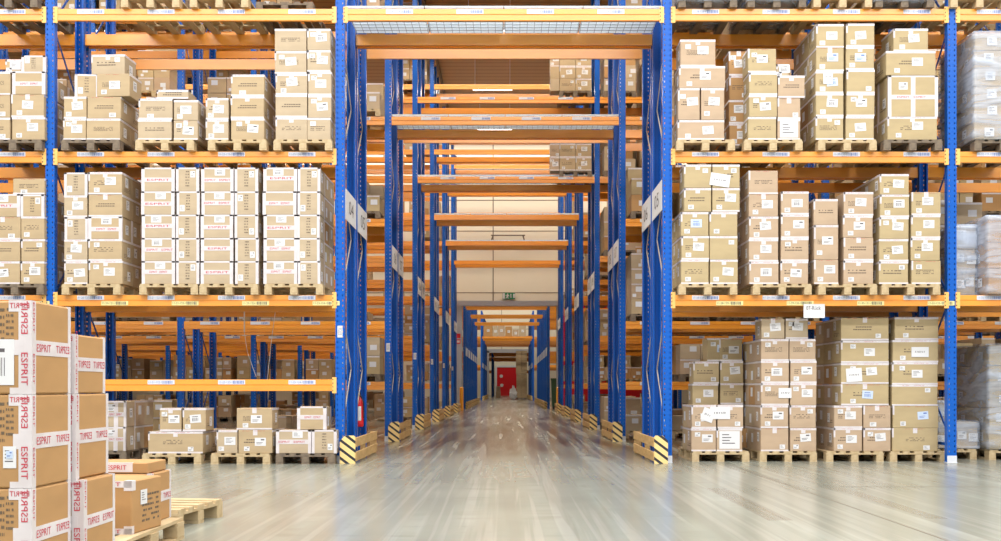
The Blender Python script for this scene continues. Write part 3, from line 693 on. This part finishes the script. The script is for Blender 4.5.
# ------------------------------------------------------------------ wrapped loads
def wrapped(x0, x1, y0, y1, z0, z1, label, layers=4, cols=2, tint=2, seed=0, film=True, pal=True, hang=0.0, lab=True):
    r = random.Random(seed); zb = z0 + (.144 if pal else 0)
    W, D, Hh = x1 - x0, y1 - y0, z1 - zb
    root = ob('wrapped_load', None, None, ((x0 + x1) / 2, (y0 + y1) / 2, zb + .004)); tag(root, label, 'wrapped load', 'film-wrapped pallet loads')
    for i in range(layers):
        b = MB()
        for c in range(cols):
            for d in range(3):
                j = r.uniform(-.008, .008)
                b.cbox(-W / 2 + W * c / cols + .004 + j, -W / 2 + W * (c + 1) / cols - .004 + j, -D / 2 + D * d / 3 + .004, -D / 2 + D * (d + 1) / 3 - .004, Hh * i / layers + .002, Hh * (i + 1) / layers - .003, .008)
        lay = ob('carton_layer', b.mesh('carton_layer', CARDS[tint]), root)
        for f in (('f', 'l') if lab else ()):
            for u in (.27, .74): sticker(lay, r.choice(LABELS), 'shipping_label', f, u + r.uniform(-.08, .08), (i + r.uniform(.35, .65)) / layers, .13, .12, W, D, Hh, .006)
    if film:
        bm = bmesh.new(); n = 14
        bmesh.ops.create_cube(bm, size=1.0); bmesh.ops.subdivide_edges(bm, edges=bm.edges, cuts=n, use_grid_fill=True)
        for v in bm.verts:
            p = v.co
            a = 1.0 + .0; off = .012 + r.uniform(0, .014)
            x = p.x * (W + 2 * off); y = p.y * (D + 2 * off); z = (p.z + .5) * (Hh + .02 + hang) - hang
            v.co = (x, y, z)
        me = bpy.data.meshes.new('stretch_film'); bm.to_mesh(me); bm.free(); me.materials.append(FILM)
        for p in me.polygons: p.use_smooth = True
        ob('stretch_film', me, root)
    return root
Yw = YF
wx0, wx1 = ax(974.5, Yw), ax(1016, Yw) + .35
wrapped(ax(974.5, Yw), ax(974.5, Yw) + .8, Yw, Yw + 1.15, z2, az(33, Yw), 'film-wrapped pallet load beyond the outer right post, upper shelf', 6, 2, 0, 1)
pallet(ax(974.5, Yw) + .4, Yw, z2, 'grey pallet under the film-wrapped load on the upper shelf, outer right', WOODD)
wrapped(ax(988, Yw), ax(988, Yw) + .8, Yw, Yw + 1.15, z1 - .144, az(217, Yw), 'tall film-wrapped brown load beyond the outer right post, middle shelf', 3, 2, 4, 2)
wrapped(ax(955, Yw + .3), ax(976, Yw + .3), Yw + .3, Yw + .9, z1 - .144, az(226, Yw + .3), 'narrow film-wrapped stack of small boxes against the outer right post, middle shelf', 3, 1, 0, 3)
Yb = 15.0
pallet(ax(989, Yb) + .4, Yb, 0, 'pale pallet under the floor-standing film-wrapped load, outer right', WOOD)
wrapped(ax(989, Yb), ax(989, Yb) + .8, Yb, Yb + 1.15, 0, az(345, Yb), 'tall labelled film-wrapped load on the floor beyond outer right post', 5, 2, 2, 4)
pallet(ax(956, Yb + .2) - .12, Yb + .15, 0, 'pale pallet under the low wrapped boxes behind the outer right post', WOOD)
wrapped(ax(955, Yb + .2), ax(978, Yb + .2), Yb + .2, Yb + .9, 0, az(422, Yb + .2), 'low film-wrapped white box on the floor behind the outer right post', 1, 1, 0, 5)
wrapped(ax(938, Yb + .25), ax(954, Yb + .25), Yb + .25, Yb + .85, 0, az(402, Yb + .25), 'small film-wrapped boxes peeking out beside the outer right post, floor level', 2, 1, 0, 6)
# top shelf: pallets at the upper edge of the picture
z3 = ztop(3)
tops = [(150, WOOD, 0, 'second'), (219, WOOD, 0, 'third'), (258, WOODD, 0, ''), (708, WOODD, 1, 'first'), (777, WOODD, 1, 'second'), (843, WOOD, 0, 'third'), (905, WOODD, 1, 'fourth'), (980, WOOD, 0, 'beyond')]
nm = ['pale pallet, farthest from tunnel on top shelf left of tunnel', 'pale pallet, second from tunnel on top shelf left of tunnel', '', 'grey pallet, first from tunnel on top shelf right of tunnel', 'grey pallet, second from tunnel on top shelf right of tunnel', 'pale pallet, third from tunnel on top shelf right of tunnel', 'grey pallet, fourth from tunnel on top shelf right of tunnel', 'pale pallet on top shelf beyond the outer right post']
for (px, wm, wr, _), lb in zip(tops, nm):
    if not lb: continue
    x = ax(px, YF); pallet(x, YF, z3, lb, wm)
    if wr: wrapped(x - .4, x + .4, YF, YF + 1.15, z3, z3 + .8, lb.replace('grey pallet', 'film-wrapped load') , 2, 2, 0, int(px), hang=.07)
pallet(ax(8, YF), YF, z3, 'grey pallet on top shelf beyond the outer left post', WOODD)
# one more pallet turned behind the third
pallet(ax(286, YF + .3), YF + .2, z3, 'grey pallet nearest the tunnel on top shelf left of tunnel', WOODD)

# ------------------------------------------------------------------ foreground pile
def big_carton(x0, x1, y0, y1, z0, z1, label, tint=4, mirror=(False, True), front=True, ftint=0, texts=('ESPRIT', 'ESPRIT')):
    W, D, Hh = x1 - x0, y1 - y0 - .006, z1 - z0 - .003
    b = MB(); b.cbox(-W / 2, W / 2, -D / 2, D / 2, 0, Hh, .008)
    o = ob('carton', b.mesh('carton', CARDS[tint]), None, ((x0 + x1) / 2, (y0 + y1) / 2, z0)); tag(o, label, 'carton', 'large taped cartons in the foreground')
    e = .0015; t = MB(); X = W / 2
    for y in (-D / 2, D / 2 - .03):
        t.box(X - .03, X + e, y - (e if y < 0 else 0), y + .04 + (0 if y < 0 else -.01 + e), 0, Hh + e)
    if front: t.box(X - .06, X + e * .5, -D / 2 - e * 1.3, -D / 2 + .02, 0, Hh + e * .5)
    mid = Hh * .50; t.box(X, X + e * 1.6, -D / 2 + .001, D / 2 - .001, mid - .035, mid + .035)
    if front: t.box(X - .085, X - .03, -D / 2 - e * 1.7, -D / 2, mid - .035, mid + .035); t.box(X - .105, X - .04, -D / 2 - e * 1.5, -D / 2 + .021, Hh - .05, Hh + e * 1.5); t.box(X - .10, X - .04, -D / 2 - e * 1.45, -D / 2 + .019, 0.001, .03)
    tp = ob('tape', t.mesh('tape', TAPE), o)
    for i, yy in enumerate((-D * .22, D * .27)):
        text_on(tp, texts[i], INKR, (X + e * 2.4, yy, mid), .15 if D > .3 else .12, .036, rz=math.pi / 2, mirror=mirror[i], name='tape_lettering')
    for zz in (Hh * .27, Hh * .82):
        text_on(tp, 'ESPRIT', INKR, (X - .032, -D / 2 - e * 2.6, zz), .15, .03, vertical=True, mirror=zz > Hh / 2, name='tape_lettering') if front else None
        text_on(tp, 'ESPRIT', INKR, (X + e * 2, -D / 2 + .016, zz), .14, .016, rz=math.pi / 2, vertical=False, name='tape_lettering').__setattr__('rotation_euler', (math.pi / 2 * 0, math.pi / 2, math.pi / 2))
    if front:
        text_on(tp, 'ESPRIT', INKR, (X - .055, -D / 2 - e * 2.6, Hh - .022), .09, .024, mirror=True, name='tape_lettering')
    return o
XR = -2.19; yA = 4.82
hz = .432; zb0 = .144
Zb = [zb0, zb0 + hz, zb0 + 2 * hz, zb0 + 3 * hz]
nmz = ['bottom', 'middle', 'topmost']
pallet(-2.60, yA, 0, 'pallet beneath the largest foreground carton stack', WOOD)
for i in range(3):
    o = big_carton(XR - .62, XR, yA, yA + .43, Zb[i], Zb[i + 1], f'{nmz[i]} large taped kraft carton in the nearest foreground column')
    W, D, Hh = .62, .424, hz
    ob('printed_text', PBIG[0], o, (.31 - .10, -D / 2 - .002, Hh * .72), scale=(.035, 1, .17)); ob('printed_text', PBIG[1], o, (.31 - .14, -D / 2 - .002, Hh * .68), scale=(.03, 1, .2))
    if i == 2: s_ = ob('shipping_label', LABELS[0], o, (.31 - .165, -D / 2 - .003, Hh * .34), scale=(.17, 1, .21)); s_['label'] = 'large white shipping sheet'
    if i == 1: s_ = ob('shipping_label', LABELS[2], o, (.31 - .10, -D / 2 - .003, Hh * .33), scale=(.06, 1, .10)); ob('print', LABELS_B[0], s_, (0, -.003, .12), scale=(.5, 1, .35))
for i in range(3):
    t = Zb[i + 1] if i < 2 else Zb[2] + .30
    xr = [XR + .06, XR + .02, XR + .015][i]
    big_carton(xr - .62, xr, yA + .44, yA + .44 + [.42, .43, .40][i], Zb[i], t, f'{nmz[i]} taped kraft carton in the second foreground column', mirror=(True, True) if i else (True, False), front=True)
# carton pile on the second foreground pallet
pallet(-2.63, 6.02, 0, 'pallet under the smaller carton pile, foreground', WOOD)
b = MB(); W, D, Hh = .5, .42, .325; b.cbox(-W / 2, W / 2, -D / 2, D / 2, 0, Hh, .007)
o = ob('carton', b.mesh('carton', CARDS[4]), None, (-2.52, 6.62, .144), -0.10); tag(o, 'kraft carton with dark printed side text on the smaller foreground pallet', 'carton', 'cartons of the smaller foreground pile')
t = MB(); e = .0015; t.box(W / 2 - .05, W / 2 + e, -D / 2 - e, -D / 2 + .05, Hh - .06, Hh + e); t.box(-W / 2, W / 2, -D / 2 - e, -D / 2, Hh - .04, Hh); t.box(-W / 2, W / 2, -D / 2 - e, -D / 2, 0, .035); t.box(W / 2 - .05, W / 2 + e, -D / 2 - e, -D / 2 + .03, 0, .05)
tp = ob('tape', t.mesh('tape', TAPE), o); text_on(tp, 'ESPRIT', INKR, (.1, -D / 2 - .004, Hh - .02), .16, .024, name='tape_lettering'); text_on(tp, 'ESPRIT', INKR, (.1, -D / 2 - .004, .018), .16, .022, name='tape_lettering')
sticker(o, PBIG[1], 'printed_text', 'r', .62, .42, .24, .19, W, D, Hh, .0015); sticker(o, LABELS[2], 'shipping_label', 'r', .38, .66, .09, .09, W, D, Hh, .003); sticker(o, LABELS[1], 'shipping_label', 'f', .5, .7, .08, .08, W, D, Hh, .003)
big_carton(-2.76, -2.335, 6.86, 7.26, .144, .475, 'taped kraft carton at the rear of the smaller foreground pallet', front=False)
b = MB(); W, D, Hh = .46, .36, .07; b.cbox(-W / 2, W / 2, -D / 2, D / 2, 0, Hh, .005)
o = ob('carton', b.mesh('carton', CARDS[4]), None, (-2.59, 7.05, .475)); tag(o, 'flat kraft carton lying on the rear carton of the smaller foreground pallet', 'carton', 'cartons of the smaller foreground pile')
t = MB(); t.box(-W / 2, W / 2 - .1, -D / 2 - e, -D / 2 + .02, .01, Hh + e); tp = ob('tape', t.mesh('tape', TAPE), o); text_on(tp, 'ESPRIT  ESPRIT', INKR, (-.05, -D / 2 - .004, .04), .28, .03, name='tape_lettering')
# empty pallet behind
b_ = pallet(-2.95, 7.53, 0, 'empty pale pallet lying on the floor beside the foreground cartons', WOOD, rz=math.radians(82))

# loose papers stuck on cartons
for (px, py, w, h, Y, tl, lb) in ((720, 180, .27, .17, YF, .15, 'crooked white paper sheet on top layer of first stack from right tunnel post, middle shelf'),
        (720, 413, .28, .17, YR, 0, 'wide white paper sheet across both cartons of the first floor stack right of tunnel'),
        (708, 415, .17, .18, YR + .001, .35, 'tilted paper sheet beside the wide white one, first floor stack right of tunnel'),
        (785, 393, .18, .14, YR, 0, 'white paper sheet at mid height of the second floor stack right of tunnel'),
        (854, 375, .22, .19, YR, -.06, 'crooked paper sheet with handwriting on the third floor stack right of tunnel'),
        (920, 352, .24, .14, YR, 0, 'white paper sheet with handwriting on the fourth floor stack right of tunnel'),
        (828, 77, .13, .19, YF, 0, 'narrow white sheet on tall third stack right of tunnel, upper shelf')):
    b = MB(); b.box(-w / 2, w / 2, -.0006, .0006, -h / 2, h / 2); rr_ = random.Random(int(px)); x = -w * .3
    while x < w * .28:
        b.face([(x, -.0012, -.01), (x + .008, -.0012, -.01), (x + .014, -.0012, .014), (x + .006, -.0012, .014)], 1); x += rr_.uniform(.014, .03)
    o = ob('paper_sheet', b.mesh('paper_sheet', [WHITE, INK]), None, (ax(px, Y), Y - .004, az(py, Y))); o.rotation_euler = (0, tl, 0); tag(o, lb, 'paper', 'loose paper sheets on cartons')
for pts, lb in ((((243, 308), (243, 332), (246, 352), (255, 377)), 'curved white strap hanging below the left middle shelf'), (((274, 312), (271, 334), (269, 352), (266, 380)), 'straight white strap hanging below the left middle shelf')):
    b = MB(); q = [(ax(p[0], 15.44) , 15.52, az(p[1], 15.44)) for p in pts]
    for p, r_ in zip(q, q[1:]): b.bar(p, r_, .018, .004)
    o = ob('hanging_strap', b.mesh('hanging_strap', WHITE)); tag(o, lb, 'strap')
# ------------------------------------------------------------------ hand-written aisle sheet, extinguisher, bollards
b = MB(); b.box(-.145, .145, -.002, 0, 0, .19); xx = (ax(803, Y0) + ax(824.5, Y0)) / 2
o = ob('paper_sign', b.mesh('paper_sign', WHITE), None, (xx, Y0 - .02, az(318, Y0))); tag(o, 'white paper sheet marked with row number hanging under right middle shelf beam', 'sign')
text_on(o, '07-Rück', INK, (-.01, -.004, .135), .2, .055)
def lathe(b, prof, n=20, cx=0, cy=0, mi=0):
    base = len(b.v)
    for (r, z) in prof:
        for i in range(n): a = 2 * math.pi * i / n; b.v.append((cx + r * math.cos(a), cy + r * math.sin(a), z))
    for j in range(len(prof) - 1):
        for i in range(n):
            k = (i + 1) % n; b.f.append((base + j * n + i, base + j * n + k, base + (j + 1) * n + k, base + (j + 1) * n + i)); b.m.append(mi)
fe = ob('fire_extinguisher', None, None, (-2.33, 16.40, .42)); fe.scale = (.8, .8, 1); tag(fe, 'red fire extinguisher hanging on left tunnel post', 'fire extinguisher')
b = MB(); lathe(b, [(0, 0), (.06, 0), (.075, .015), (.078, .05), (.078, .36), (.07, .41), (.045, .45), (.025, .47), (.022, .5), (0, .5)]); me = b.mesh('cylinder_body', REDM)
for p in me.polygons: p.use_smooth = True
ob('tank', me, fe)
b = MB(); b.box(-.015, .015, -.09, .05, .50, .52); b.bar((0, .03, .52), (0, -.10, .58), .022, .012); b.cyl(0, 0, .49, .53, .02); ob('valve_handle', b.mesh('valve_handle', BLACK), fe)
b = MB()
pts = [(.0, -.06, .5), (.05, -.10, .46), (.085, -.09, .38), (.09, -.06, .26), (.088, -.05, .14)]
for p, q in zip(pts, pts[1:]): b.bar(p, q, .02, .02)
ob('hose', b.mesh('hose', BLACK), fe)
b = MB(); n = 8
for i in range(n):
    a0 = -math.pi * .9 + i * .16; a1 = a0 + .16; R = .0795
    b.face([(R * math.cos(a0), R * math.sin(a0), .1), (R * math.cos(a1), R * math.sin(a1), .1), (R * math.cos(a1), R * math.sin(a1), .32), (R * math.cos(a0), R * math.sin(a0), .32)])
o = ob('instruction_label', b.mesh('instruction_label', WHITE), fe); o.rotation_euler = (0, 0, .5)
b = MB(); b.box(-.03, .03, .07, .16, .1, .13); b.box(-.03, .03, .07, .16, .34, .37); ob('wall_bracket', b.mesh('wall_bracket', BLACK), fe)

# ------------------------------------------------------------------ building
YW = 47.7; CZ = 12.5; HW = 24.5
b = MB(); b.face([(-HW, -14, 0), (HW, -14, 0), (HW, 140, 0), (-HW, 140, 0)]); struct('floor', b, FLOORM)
b = MB(); b.box(-HW, HW, -14, 128, CZ, CZ + .2); struct('ceiling', b, CEILM)
b = MB(); b.box(-HW - .2, -HW, -14, 128, 0, CZ); struct('wall_left', b, WALLM)
b = MB(); b.box(HW, HW + .2, -14, 128, 0, CZ); struct('wall_right', b, WALLM)
# concrete joints
for i, (xa, ya, xb, yb) in enumerate(((2.97, 14.6, 2.97, 3.0), (3.2, 10.95, 9, 10.95))):
    b = MB(); b.bar((xa, ya, .0008), (xb, yb, .0008), .012, .001); struct(f'trim_{i + 1}', b, SEAM)
def partition(Y, x0, x1, ztop_, name, thick=.25):
    b = MB(); b.box(-HW, x0, Y, Y + thick, 0, CZ); b.box(x1, HW, Y, Y + thick, 0, CZ); b.box(x0, x1, Y, Y + thick, ztop_, CZ)
    for z in (5.3, 6.7, 8.1, 9.5, 10.9): b.box(-HW, HW, Y - .006, Y, z, z + .035, 1)
    b.box(-.74, -.70, Y - .006, Y, ztop_, CZ, 1)
    return struct(name, b, [WALLM, SEAM])
partition(YW, -2.13, 2.16, 4.72, 'wall_middle')
b = MB(); b.box(-2.42, -2.13, YW - .05, YW + .3, 0, 4.95); b.box(2.16, 2.26, YW - .05, YW + .3, 0, 4.95); b.box(-2.42, 2.3, YW - .08, YW, 4.72, 4.95); struct('door_1', b, STEEL)
partition(103, -1.95, 1.9, 4.4, 'wall_rear')
b = MB(); b.box(-2.2, -1.95, 102.9, 103.3, 0, 4.6); b.box(-2.2, 1.9, 102.9, 103, 4.4, 4.75); struct('door_2', b, STEEL)
b = MB(); b.box(-HW, HW, 127.2, 127.4, 0, CZ); struct('wall_back', b, WALLM)
# red sliding fire gate
g_ = ob('fire_gate', None, None, (4.4, YW - .16, 0)); tag(g_, 'red sliding fire gate pushed open to the right of the wall opening', 'gate')
b = MB(); b.box(-2.1, 2.1, 0, .07, .03, 4.85)
ob('gate_panel', b.mesh('gate_panel', REDM), g_)
b = MB(); b.box(-2.14, -2.1, -.01, .08, .03, 4.85); b.box(-2.14, 2.14, -.01, .08, 4.85, 4.93); ob('gate_frame', b.mesh('gate_frame', STEEL), g_)
# red door at the far end
dr = ob('red_door', None, None, (-.15, 127.1, 0)); tag(dr, 'red steel door closing the far end of the tunnel', 'door')
b = MB(); b.box(-1.3, 1.3, 0, .06, 0, 3.42); ob('door_leaf', b.mesh('door_leaf', REDM), dr)
b = MB(); b.box(-1.55, -1.3, -.04, .08, 0, 3.66); b.box(1.3, 1.55, -.04, .08, 0, 3.66); b.box(-1.3, 1.3, -.04, .08, 3.42, 3.66); ob('door_frame', b.mesh('door_frame', WHITE), dr)
b = MB()
for (x, z) in ((-.78, 2.35), (-.72, 1.25)): b.prism([(x + .2 * math.cos(a * math.pi / 8), z + .2 * math.sin(a * math.pi / 8)) for a in range(16)], -.02, 0)
ob('round_sign', fix_normals(b.mesh('round_sign', WHITE)), dr)
# exit sign: running figure, arrow and door
ex = ob('exit_sign', None, None, (.0, YW - .1, 5.02)); tag(ex, 'green emergency exit sign with running figure above the opening', 'sign')
sx0, sx1 = ax(502.5, YW), ax(515, YW); W = sx1 - sx0; hh = .29
b = MB(); b.box(sx0, sx1, 0, .05, 0, hh); ob('sign_panel', b.mesh('sign_panel', GRN_SIGN), ex)
b = MB(); y = -.004
b.box(sx0 + .01, sx0 + .11, y, 0, .02, hh - .02)                      # door
def q2(pts): b.face([(sx0 + p[0], y, p[1]) for p in pts])
q2([(.36, .05), (.40, .05), (.40, .24), (.36, .24)]); q2([(.32, .11), (.44, .11), (.38, .04)])
b.box(sx0 + .21, sx0 + .26, y, 0, .2, .25); q2([(.18, .10), (.25, .10), (.27, .19), (.2, .19)]); q2([(.13, .04), (.16, .03), (.23, .1), (.19, .12)]); q2([(.24, .03), (.28, .03), (.25, .12), (.21, .1)]); q2([(.14, .15), (.2, .17), (.2, .2), (.14, .18)]); q2([(.26, .15), (.31, .13), (.31, .16), (.27, .19)])
b.box(sx0 + .48, sx0 + .56, y, 0, .05, .24)
ob('pictogram', fix_normals(b.mesh('pictogram', WHITE)), ex)
# door track stay high on the wall
b = MB(); x0, x1 = ax(491, YW), ax(525, YW); b.box(x0, x1, YW - .35, YW - .3, 7.85, 7.9)
b.bar((x0 + .1, YW - .33, 7.88), (x0 - .1, YW - .02, 7.3), .04, .04); b.bar((x1 - .1, YW - .33, 7.88), (x1 + .1, YW - .02, 7.3), .04, .04)
o = ob('wall_bracket_frame', b.mesh('wall_bracket_frame', SEAM)); tag(o, 'thin dark bracket frame high on the cream wall above the opening', 'bracket')
# red fire sign on the jamb
b = MB(); b.box(-.1, .1, -.01, 0, 0, .2); b.box(-.1, .1, -.01, 0, .26, .46); o = ob('fire_sign', b.mesh('fire_sign', REDM), None, (-2.3, YW - .06, 3.0)); tag(o, 'small red fire equipment sign on the steel jamb of the opening', 'sign')
b = MB(); b.box(-.06, .06, -.013, -.01, .05, .15); ob('pictogram', b.mesh('pictogram', WHITE), o)
for x, lb in ((-2.12, 'left'), (2.2, 'right')):
    b = MB(); b.cyl(0, 0, 0, 1.0, .085, .085, 16); b.cyl(0, 0, 1.0, 1.04, .085, .04, 16)
    me = b.mesh('bollard', YEL); o = ob('bollard', me, None, (x, 46.9, 0)); tag(o, f'orange-yellow steel bollard at the {lb} jamb of the wall opening', 'bollard')
# green bin behind the opening
b = MB(); b.prism([(-.32, .12), (.32, .12), (.36, 1.35), (-.36, 1.35)], 0, .6); b.box(-.38, .38, -.03, .63, 1.35, 1.45); b.box(-.3, -.2, .1, .5, 0, .12, 1); b.box(.2, .3, .1, .5, 0, .12, 1)
o = ob('waste_bin', fix_normals(b.mesh('waste_bin', [GREEN, BLACK])), None, (2.35, 49.2, 0)); tag(o, 'dark green bin standing just beyond the right jamb', 'bin')

# ------------------------------------------------------------------ rear halls
XF = [-6.1, -2.15, 1.90, 5.8]
ZL_keep, BH_keep = list(ZL), list(BH)
yy = [50.5, 53.8, 57.1, 60.4, 63.7, 67.0, 82.0, 85.3, 91.0, 94.3, 97.6]
on = ['first', 'second', 'third', 'fourth', 'fifth', 'sixth', 'seventh', 'eighth', 'ninth', 'tenth', 'last']
ZL[:] = [1.0, 2.6, 4.82, 6.4, 8.0, 10.0]
for i, y in enumerate(yy):
    for r_ in (0, 1):
        rack_row(y + 1.17 * r_, r_, 0, 3, f'blue and orange rack row, {["near", "far"][r_]} half of {on[i]} rack behind the wall', hgt=7.0, k=4, xs=XF, levels=[1, 2, 3] if r_ == 0 else [1, 2], portal=((2,) if not (i % 2 or r_) or i > 5 else ()), port=1, deckp=(), feet=False)
    for (xi, xo, sd) in ((-1.96, -2.08, 'left'), (1.71, 1.83, 'right')):
        guard(xi, xo, y - .1, 2.4, f'wooden end guard at the {sd} foot of {on[i]} rack behind the wall', .36)
    for (x, sd, fc) in ((-2.075, 'left', 1), (1.825, 'right', -1)):
        for r_ in (0, 1):
            bb = MB(); bb.box(-.004, .004, 0, .9, 0, .4); o = ob('aisle_sign', bb.mesh('aisle_sign', WHITE), None, (x, y + .05 + 1.17 * r_, 2.55)); tag(o, f'pale aisle board on {sd} frame, {["near", "far"][r_]} half of {on[i]} rack behind the wall', 'sign', 'aisle number boards in the rear hall')
for i, y in enumerate((108, 113.5, 119)):
    ZL[:] = [1.0, 2.6, 3.95, 4.5, 8.0, 10.0]
    rack_row(y, 0, 0, 3, f'blue and orange rack in the last hall, {on[i]} before the red door', hgt=7.0, k=4, xs=[-5.5, -1.75, 1.7, 5.5], levels=[1, 2, 3], portal=(2, 3), port=1, deckp=(), feet=False)
ZL[:] = ZL_keep
# goods over the tunnel on the fifth rear rack
zt = 4.97; x = -2.0; r = random.Random(2)
for i, (w, h_, ti) in enumerate(((.75, .95, 4), (.35, .85, 0), (.55, .95, 3), (.55, .8, 4), (.5, .55, 3), (.55, .9, 0))):
    bb = MB(); bb.cbox(0, w - .03, 0, .9, 0, h_, .01); o = ob('carton', bb.mesh('carton', CARDS[ti]), None, (x, 82.05, zt)); tag(o, f'{["large plain kraft", "narrow pale", "pinkish", "brown", "low pinkish", "speckled pale"][i]} carton over the tunnel deep in the rear hall', 'carton', 'cartons over the rear tunnel'); 
    ob('shipping_label', LABELS[i], o, (w / 2, -.004, h_ * .5), scale=(.2, 1, .2)); x += w + .02
# tall wrapped stack on the floor
pallet(1.05, 87.2, 0, 'pallet under the tall brown stack standing in the far tunnel', WOODD, parts=False)
wrapped(.62, 1.5, 87.2, 88.3, 0, 2.1, 'lower half of the tall grey-brown stack standing in the far tunnel', 6, 2, 1, 11, film=False, lab=False)
wrapped(.58, 1.5, 87.2, 88.3, 1.975, 4.04, 'upper half of the tall grey-brown stack standing in the far tunnel', 6, 2, 1, 12, film=False, lab=False)
bm = bmesh.new(); bmesh.ops.create_icosphere(bm, subdivisions=3, radius=1); rr = random.Random(4)
for v in bm.verts: v.co = Vector((v.co.x * (.3 - .1 * v.co.z), v.co.y * .25, (v.co.z + 1) * .5)) * (1 + rr.uniform(-.25, .25)); v.co.z = max(0, v.co.z)
me = bpy.data.meshes.new('film_bundle'); bm.to_mesh(me); bm.free(); me.materials.append(WHITE)
o = ob('film_bundle', me, None, (.36, 87.1, 0)); tag(o, 'crumpled white film bundle at the foot of the far brown stack', 'film bundle')
bb = MB(); bb.cbox(0, .45, 0, .6, 0, .6, .01); bb.cbox(.03, .42, .02, .55, .6, 1.1, .01); o = ob('carton_pair', bb.mesh('carton_pair', CARDS[0]), None, (-1.25, 100, 0)); tag(o, 'pale cartons left of the red door at the end of the tunnel', 'carton')

# ------------------------------------------------------------------ roof steel and lamps
for i, y in enumerate((8, 20, 32, 44)):
    b = MB(); b.box(-HW, HW, y - .1, y + .1, 12.1, 12.5); struct(f'trim_{i + 11}', b, SEAM)
for i, x in enumerate((-7.5, -2.5, 2.5, 7.5, 12.5)):
    b = MB(); b.box(x - .03, x + .03, 0, YW, 12.3, 12.5); struct(f'trim_{i + 21}', b, SEAM)
LY = [Y0 + PITCH * k + 3.99 for k in range(5)]
LP = ['first', 'second', 'third', 'fourth', 'fifth']
hb = MB(); hb.box(-.68, .68, -.1, .1, .05, .12); hb.box(-.6, -.58, -.01, .01, .12, 1.4); hb.box(.58, .6, -.01, .01, .12, 1.4)
hm = hb.mesh('lamp_housing', LABW); tb = MB(); tb.box(-.66, .66, -.05, .05, 0, .05); tm = tb.mesh('lamp_tube', LAMP)
for k, y in enumerate(LY):
    for j, x in enumerate((-12.06, -6.31, -.56, 5.19, 10.94)):
        o = ob('strip_light', None, None, (x, y, 11.1)); tag(o, f'suspended white strip light, {LP[j]} from left in {LP[k]} cross aisle', 'lamp', 'strip lights over the cross aisles')
        ob('housing', hm, o); ob('tube', tm, o)
def area(name, loc, sx, sy, power, col=(1, .985, .96), rot=(0, 0, 0)):
    l = bpy.data.lights.new(name, 'AREA'); l.shape = 'RECTANGLE'; l.size = sx; l.size_y = sy; l.energy = power; l.color = col
    o = bpy.data.objects.new(name, l); C.objects.link(o); o.location = loc; o.rotation_euler = rot; return o
for y, p in ((10.2, 1600), (4.5, 2100), (-2, 3100)): area('hall_lamp', (0, y, 11.6), 30, .8, p)
area('aisle_and_fill_light', (0, 46.3, 12.2), 34, .5, 1200, (1, .95, .86))  # added fill that brightens the cream wall; no fixture hangs here
for y in LY: area('aisle_and_fill_light', (0, y, 11.0), 34, .5, 1000, (1, .88, .70))
for y in (50.2, 60, 74, 79, 100, 123): area('rear_lamp', (0, y, 11.5), 20, .8, 750, (1, .9, .75))
w = bpy.data.worlds.new('world'); bpy.context.scene.world = w; w.use_nodes = True
w.node_tree.nodes['Background'].inputs[0].default_value = (.93, .96, 1, 1); w.node_tree.nodes['Background'].inputs[1].default_value = .85

cam = bpy.data.cameras.new('camera'); co = bpy.data.objects.new('camera', cam); C.objects.link(co)
co.location = (0, 0, H); co.rotation_euler = (math.pi / 2, 0, 0); cam.sensor_width = 36; cam.lens = 36 * F / 1001
cam.shift_x = -(CX - 500.5) / 1001; cam.shift_y = (CY - 270.5) / 1001; cam.clip_end = 400
sc = bpy.context.scene; sc.camera = co
sc.view_settings.view_transform = 'Standard'; sc.view_settings.look = 'None'; sc.view_settings.exposure = 0.42; sc.view_settings.gamma = 1
sc.view_settings.use_curve_mapping = False
sc.cycles.max_bounces = 7; sc.cycles.diffuse_bounces = 4; sc.cycles.glossy_bounces = 3; sc.cycles.transparent_max_bounces = 10
sc.cycles.use_denoising = True; sc.cycles.caustics_reflective = False; sc.cycles.caustics_refractive = False; sc.cycles.sample_clamp_indirect = 6
print('SPECS', len(SPECS), 'BG', len(BG), 'pallets', nb, 'objs', len(C.objects))
